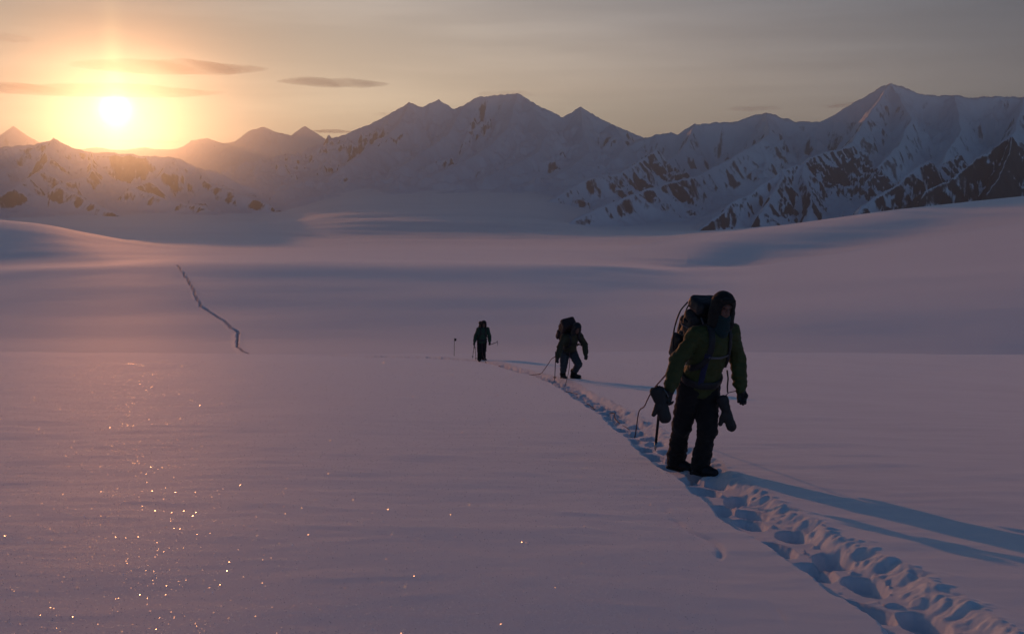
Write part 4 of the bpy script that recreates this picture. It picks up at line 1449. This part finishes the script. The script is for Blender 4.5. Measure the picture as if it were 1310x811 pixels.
def cloud(x0, x1, py0, py1, th, Y, depth, mat, seed, label):
    """bar from (x0, py0) to (x1, py1) in the picture, th pixels thick"""
    A = pix(x0, py0, Y); Bq = pix(x1, py1, Y)
    c = (A + Bq) / 2; L = np.linalg.norm(Bq - A) / 2; ax = unit(Bq - A)
    nu, nv = 72, 20
    t = 0.44 * th / F * Y / 2
    verts = []; faces = []
    for i in range(nu + 1):
        s_ = -1 + 2 * i / nu
        w = max(1 - abs(s_) ** 2.2, 0.0) ** 0.75
        n1 = float(perlin(np.array([s_ * 3.1 + seed * 7.3]), np.array([seed * 1.7]), seed)[0])
        n2 = float(perlin(np.array([s_ * 8.0 + seed * 3.3]), np.array([seed * 2.9]), seed + 4)[0])
        n3 = float(perlin(np.array([s_ * 2.3 + seed * 1.3]), np.array([seed * 5.1]), seed + 9)[0])
        rt = t * (w * (1 + 0.6 * n1 + 0.35 * n2) + 0.01); rd = depth / 2 * (w * (1 + .3 * n3) + 0.01)
        o = ax * s_ * L + np.array([0, 0, 1.0]) * t * (0.40 * n3 + 0.12 * n2)
        for k in range(nv):
            a = 2 * math.pi * k / nv
            verts.append(tuple(o + np.array([0, 1, 0]) * math.cos(a) * rd + np.array([0, 0, 1]) * math.sin(a) * rt * (1 if math.sin(a) > 0 else 0.7)))
    for i in range(nu):
        for k in range(nv):
            faces.append((i * nv + k, i * nv + (k + 1) % nv, (i + 1) * nv + (k + 1) % nv, (i + 1) * nv + k))
    faces.append(tuple(range(nv))[::-1]); faces.append(tuple(nu * nv + k for k in range(nv)))
    me = bpy.data.meshes.new('cloud'); me.from_pydata(verts, [], faces); me.update()
    me.materials.append(mat)
    bm = bmesh.new(); bm.from_mesh(me); bmesh.ops.recalc_face_normals(bm, faces=bm.faces); bm.to_mesh(me); bm.free()
    o = bpy.data.objects.new('cloud', me); o.location = c; COL.objects.link(o)
    return tag(o, label, 'cloud', 'thin clouds over the mountains')


CY = 27000
cloud(88, 345, 86, 88, 13, CY, 3600, CLOUD, 2, 'long dark cloud bar above the sun, higher of the two bars there')
cloud(-60, 290, 115, 118, 13, CY, 4200, CLOUD, 3, 'long dark cloud bar crossing the top of the sun from the picture edge')
cloud(352, 500, 105, 108, 8, CY, 2600, CLOUD, 5, 'short thin cloud bar to the right of the sun, above the far peaks')
cloud(390, 456, 168, 169, 6, CY, 1800, CLOUD, 6, 'small low cloud sliver beside the foot of the double peak')
cloud(475, 512, 147, 146, 5, CY, 1300, CLOUD2, 7, 'tiny cloud sliver touching the left shoulder of the double peak')
cloud(930, 1000, 139, 140, 8, CY, 2000, CLOUD2, 8, 'small faint cloud above the rounded snow top')
cloud(1052, 1112, 136, 134, 8, CY, 2000, CLOUD2, 9, 'small faint cloud beside the left flank of the highest peak')
cloud(-40, 42, 47, 49, 8, CY, 2200, CLOUD2, 10, 'faint cloud sliver high in the left corner of the sky')
cloud(70, 245, 180, 182, 5, 31000, 2400, CLOUD2, 11, 'low faint cloud streak just under the sun')
cloud(606, 690, 121, 121, 11, 15500, 1100, CLOUD2, 12, 'cap of cloud resting on the flat summit of the middle massif')

# ------------------------------------------------------------------ frost crystals lying on the crust: tiny facets, each with its own tilt
def frost():
    rng = np.random.RandomState(11)
    n = 90000
    Yf = np.exp(rng.uniform(math.log(3.4), math.log(40), n))
    uf = -0.58 + 0.80 * rng.uniform(0, 1, n) ** 1.2
    X = uf * Yf
    i = np.clip(np.searchsorted(rows_Y, Yf), 1, len(rows_Y) - 1); t = (Yf - rows_Y[i - 1]) / (rows_Y[i] - rows_Y[i - 1])
    j0 = len(outer); cf = (uf + 0.60) / 1.20 * (len(inner) - 1); j = cf.astype(int); g = cf - j; j = j + j0
    z = (1 - t) * ((1 - g) * GZ[i - 1, j] + g * GZ[i - 1, j + 1]) + t * ((1 - g) * GZ[i, j] + g * GZ[i, j + 1])
    r = (0.0013 + 0.0031 * rng.uniform(0, 1, n) ** 2) * (0.75 + Yf / 16.0)
    az = rng.uniform(0, 2 * math.pi, n); ti = np.abs(rng.normal(0, 1, n)) * np.where(np.arange(n) % 3 == 0, 0.28, 0.62)
    nrm = np.stack([np.sin(ti) * np.cos(az), np.sin(ti) * np.sin(az), np.cos(ti)], 1)
    a = np.cross(nrm, np.array([[0.3, 1, 0.1]])); a /= np.linalg.norm(a, axis=1)[:, None]
    bq = np.cross(nrm, a)
    c = np.stack([X, Yf, z + r * 0.8], 1)
    verts = np.stack([c + a * r[:, None] * p + bq * r[:, None] * q for p, q in ((1, 0), (0, .8), (-1, 0), (0, -.8))], 1)
    me = bpy.data.meshes.new('frost_crystals')
    me.from_pydata(verts.reshape(-1, 3).tolist(), [], [tuple(range(4 * i, 4 * i + 4)) for i in range(n)])
    m, N, P, out = material('clear ice facet')
    N.n.remove(P)
    tr_ = N.new('ShaderNodeBsdfTransparent'); gl = N.new('ShaderNodeBsdfGlossy'); mx = N.new('ShaderNodeMixShader')
    gl.inputs['Roughness'].default_value = 0.20
    mx.inputs[0].default_value = 0.5
    N.l.new(tr_.outputs[0], mx.inputs[1]); N.l.new(gl.outputs[0], mx.inputs[2]); N.l.new(mx.outputs[0], out.inputs['Surface'])
    me.materials.append(m); me.update()
    o = bpy.data.objects.new('frost_crystals', me); COL.objects.link(o)
    o['kind'] = 'stuff'


frost()
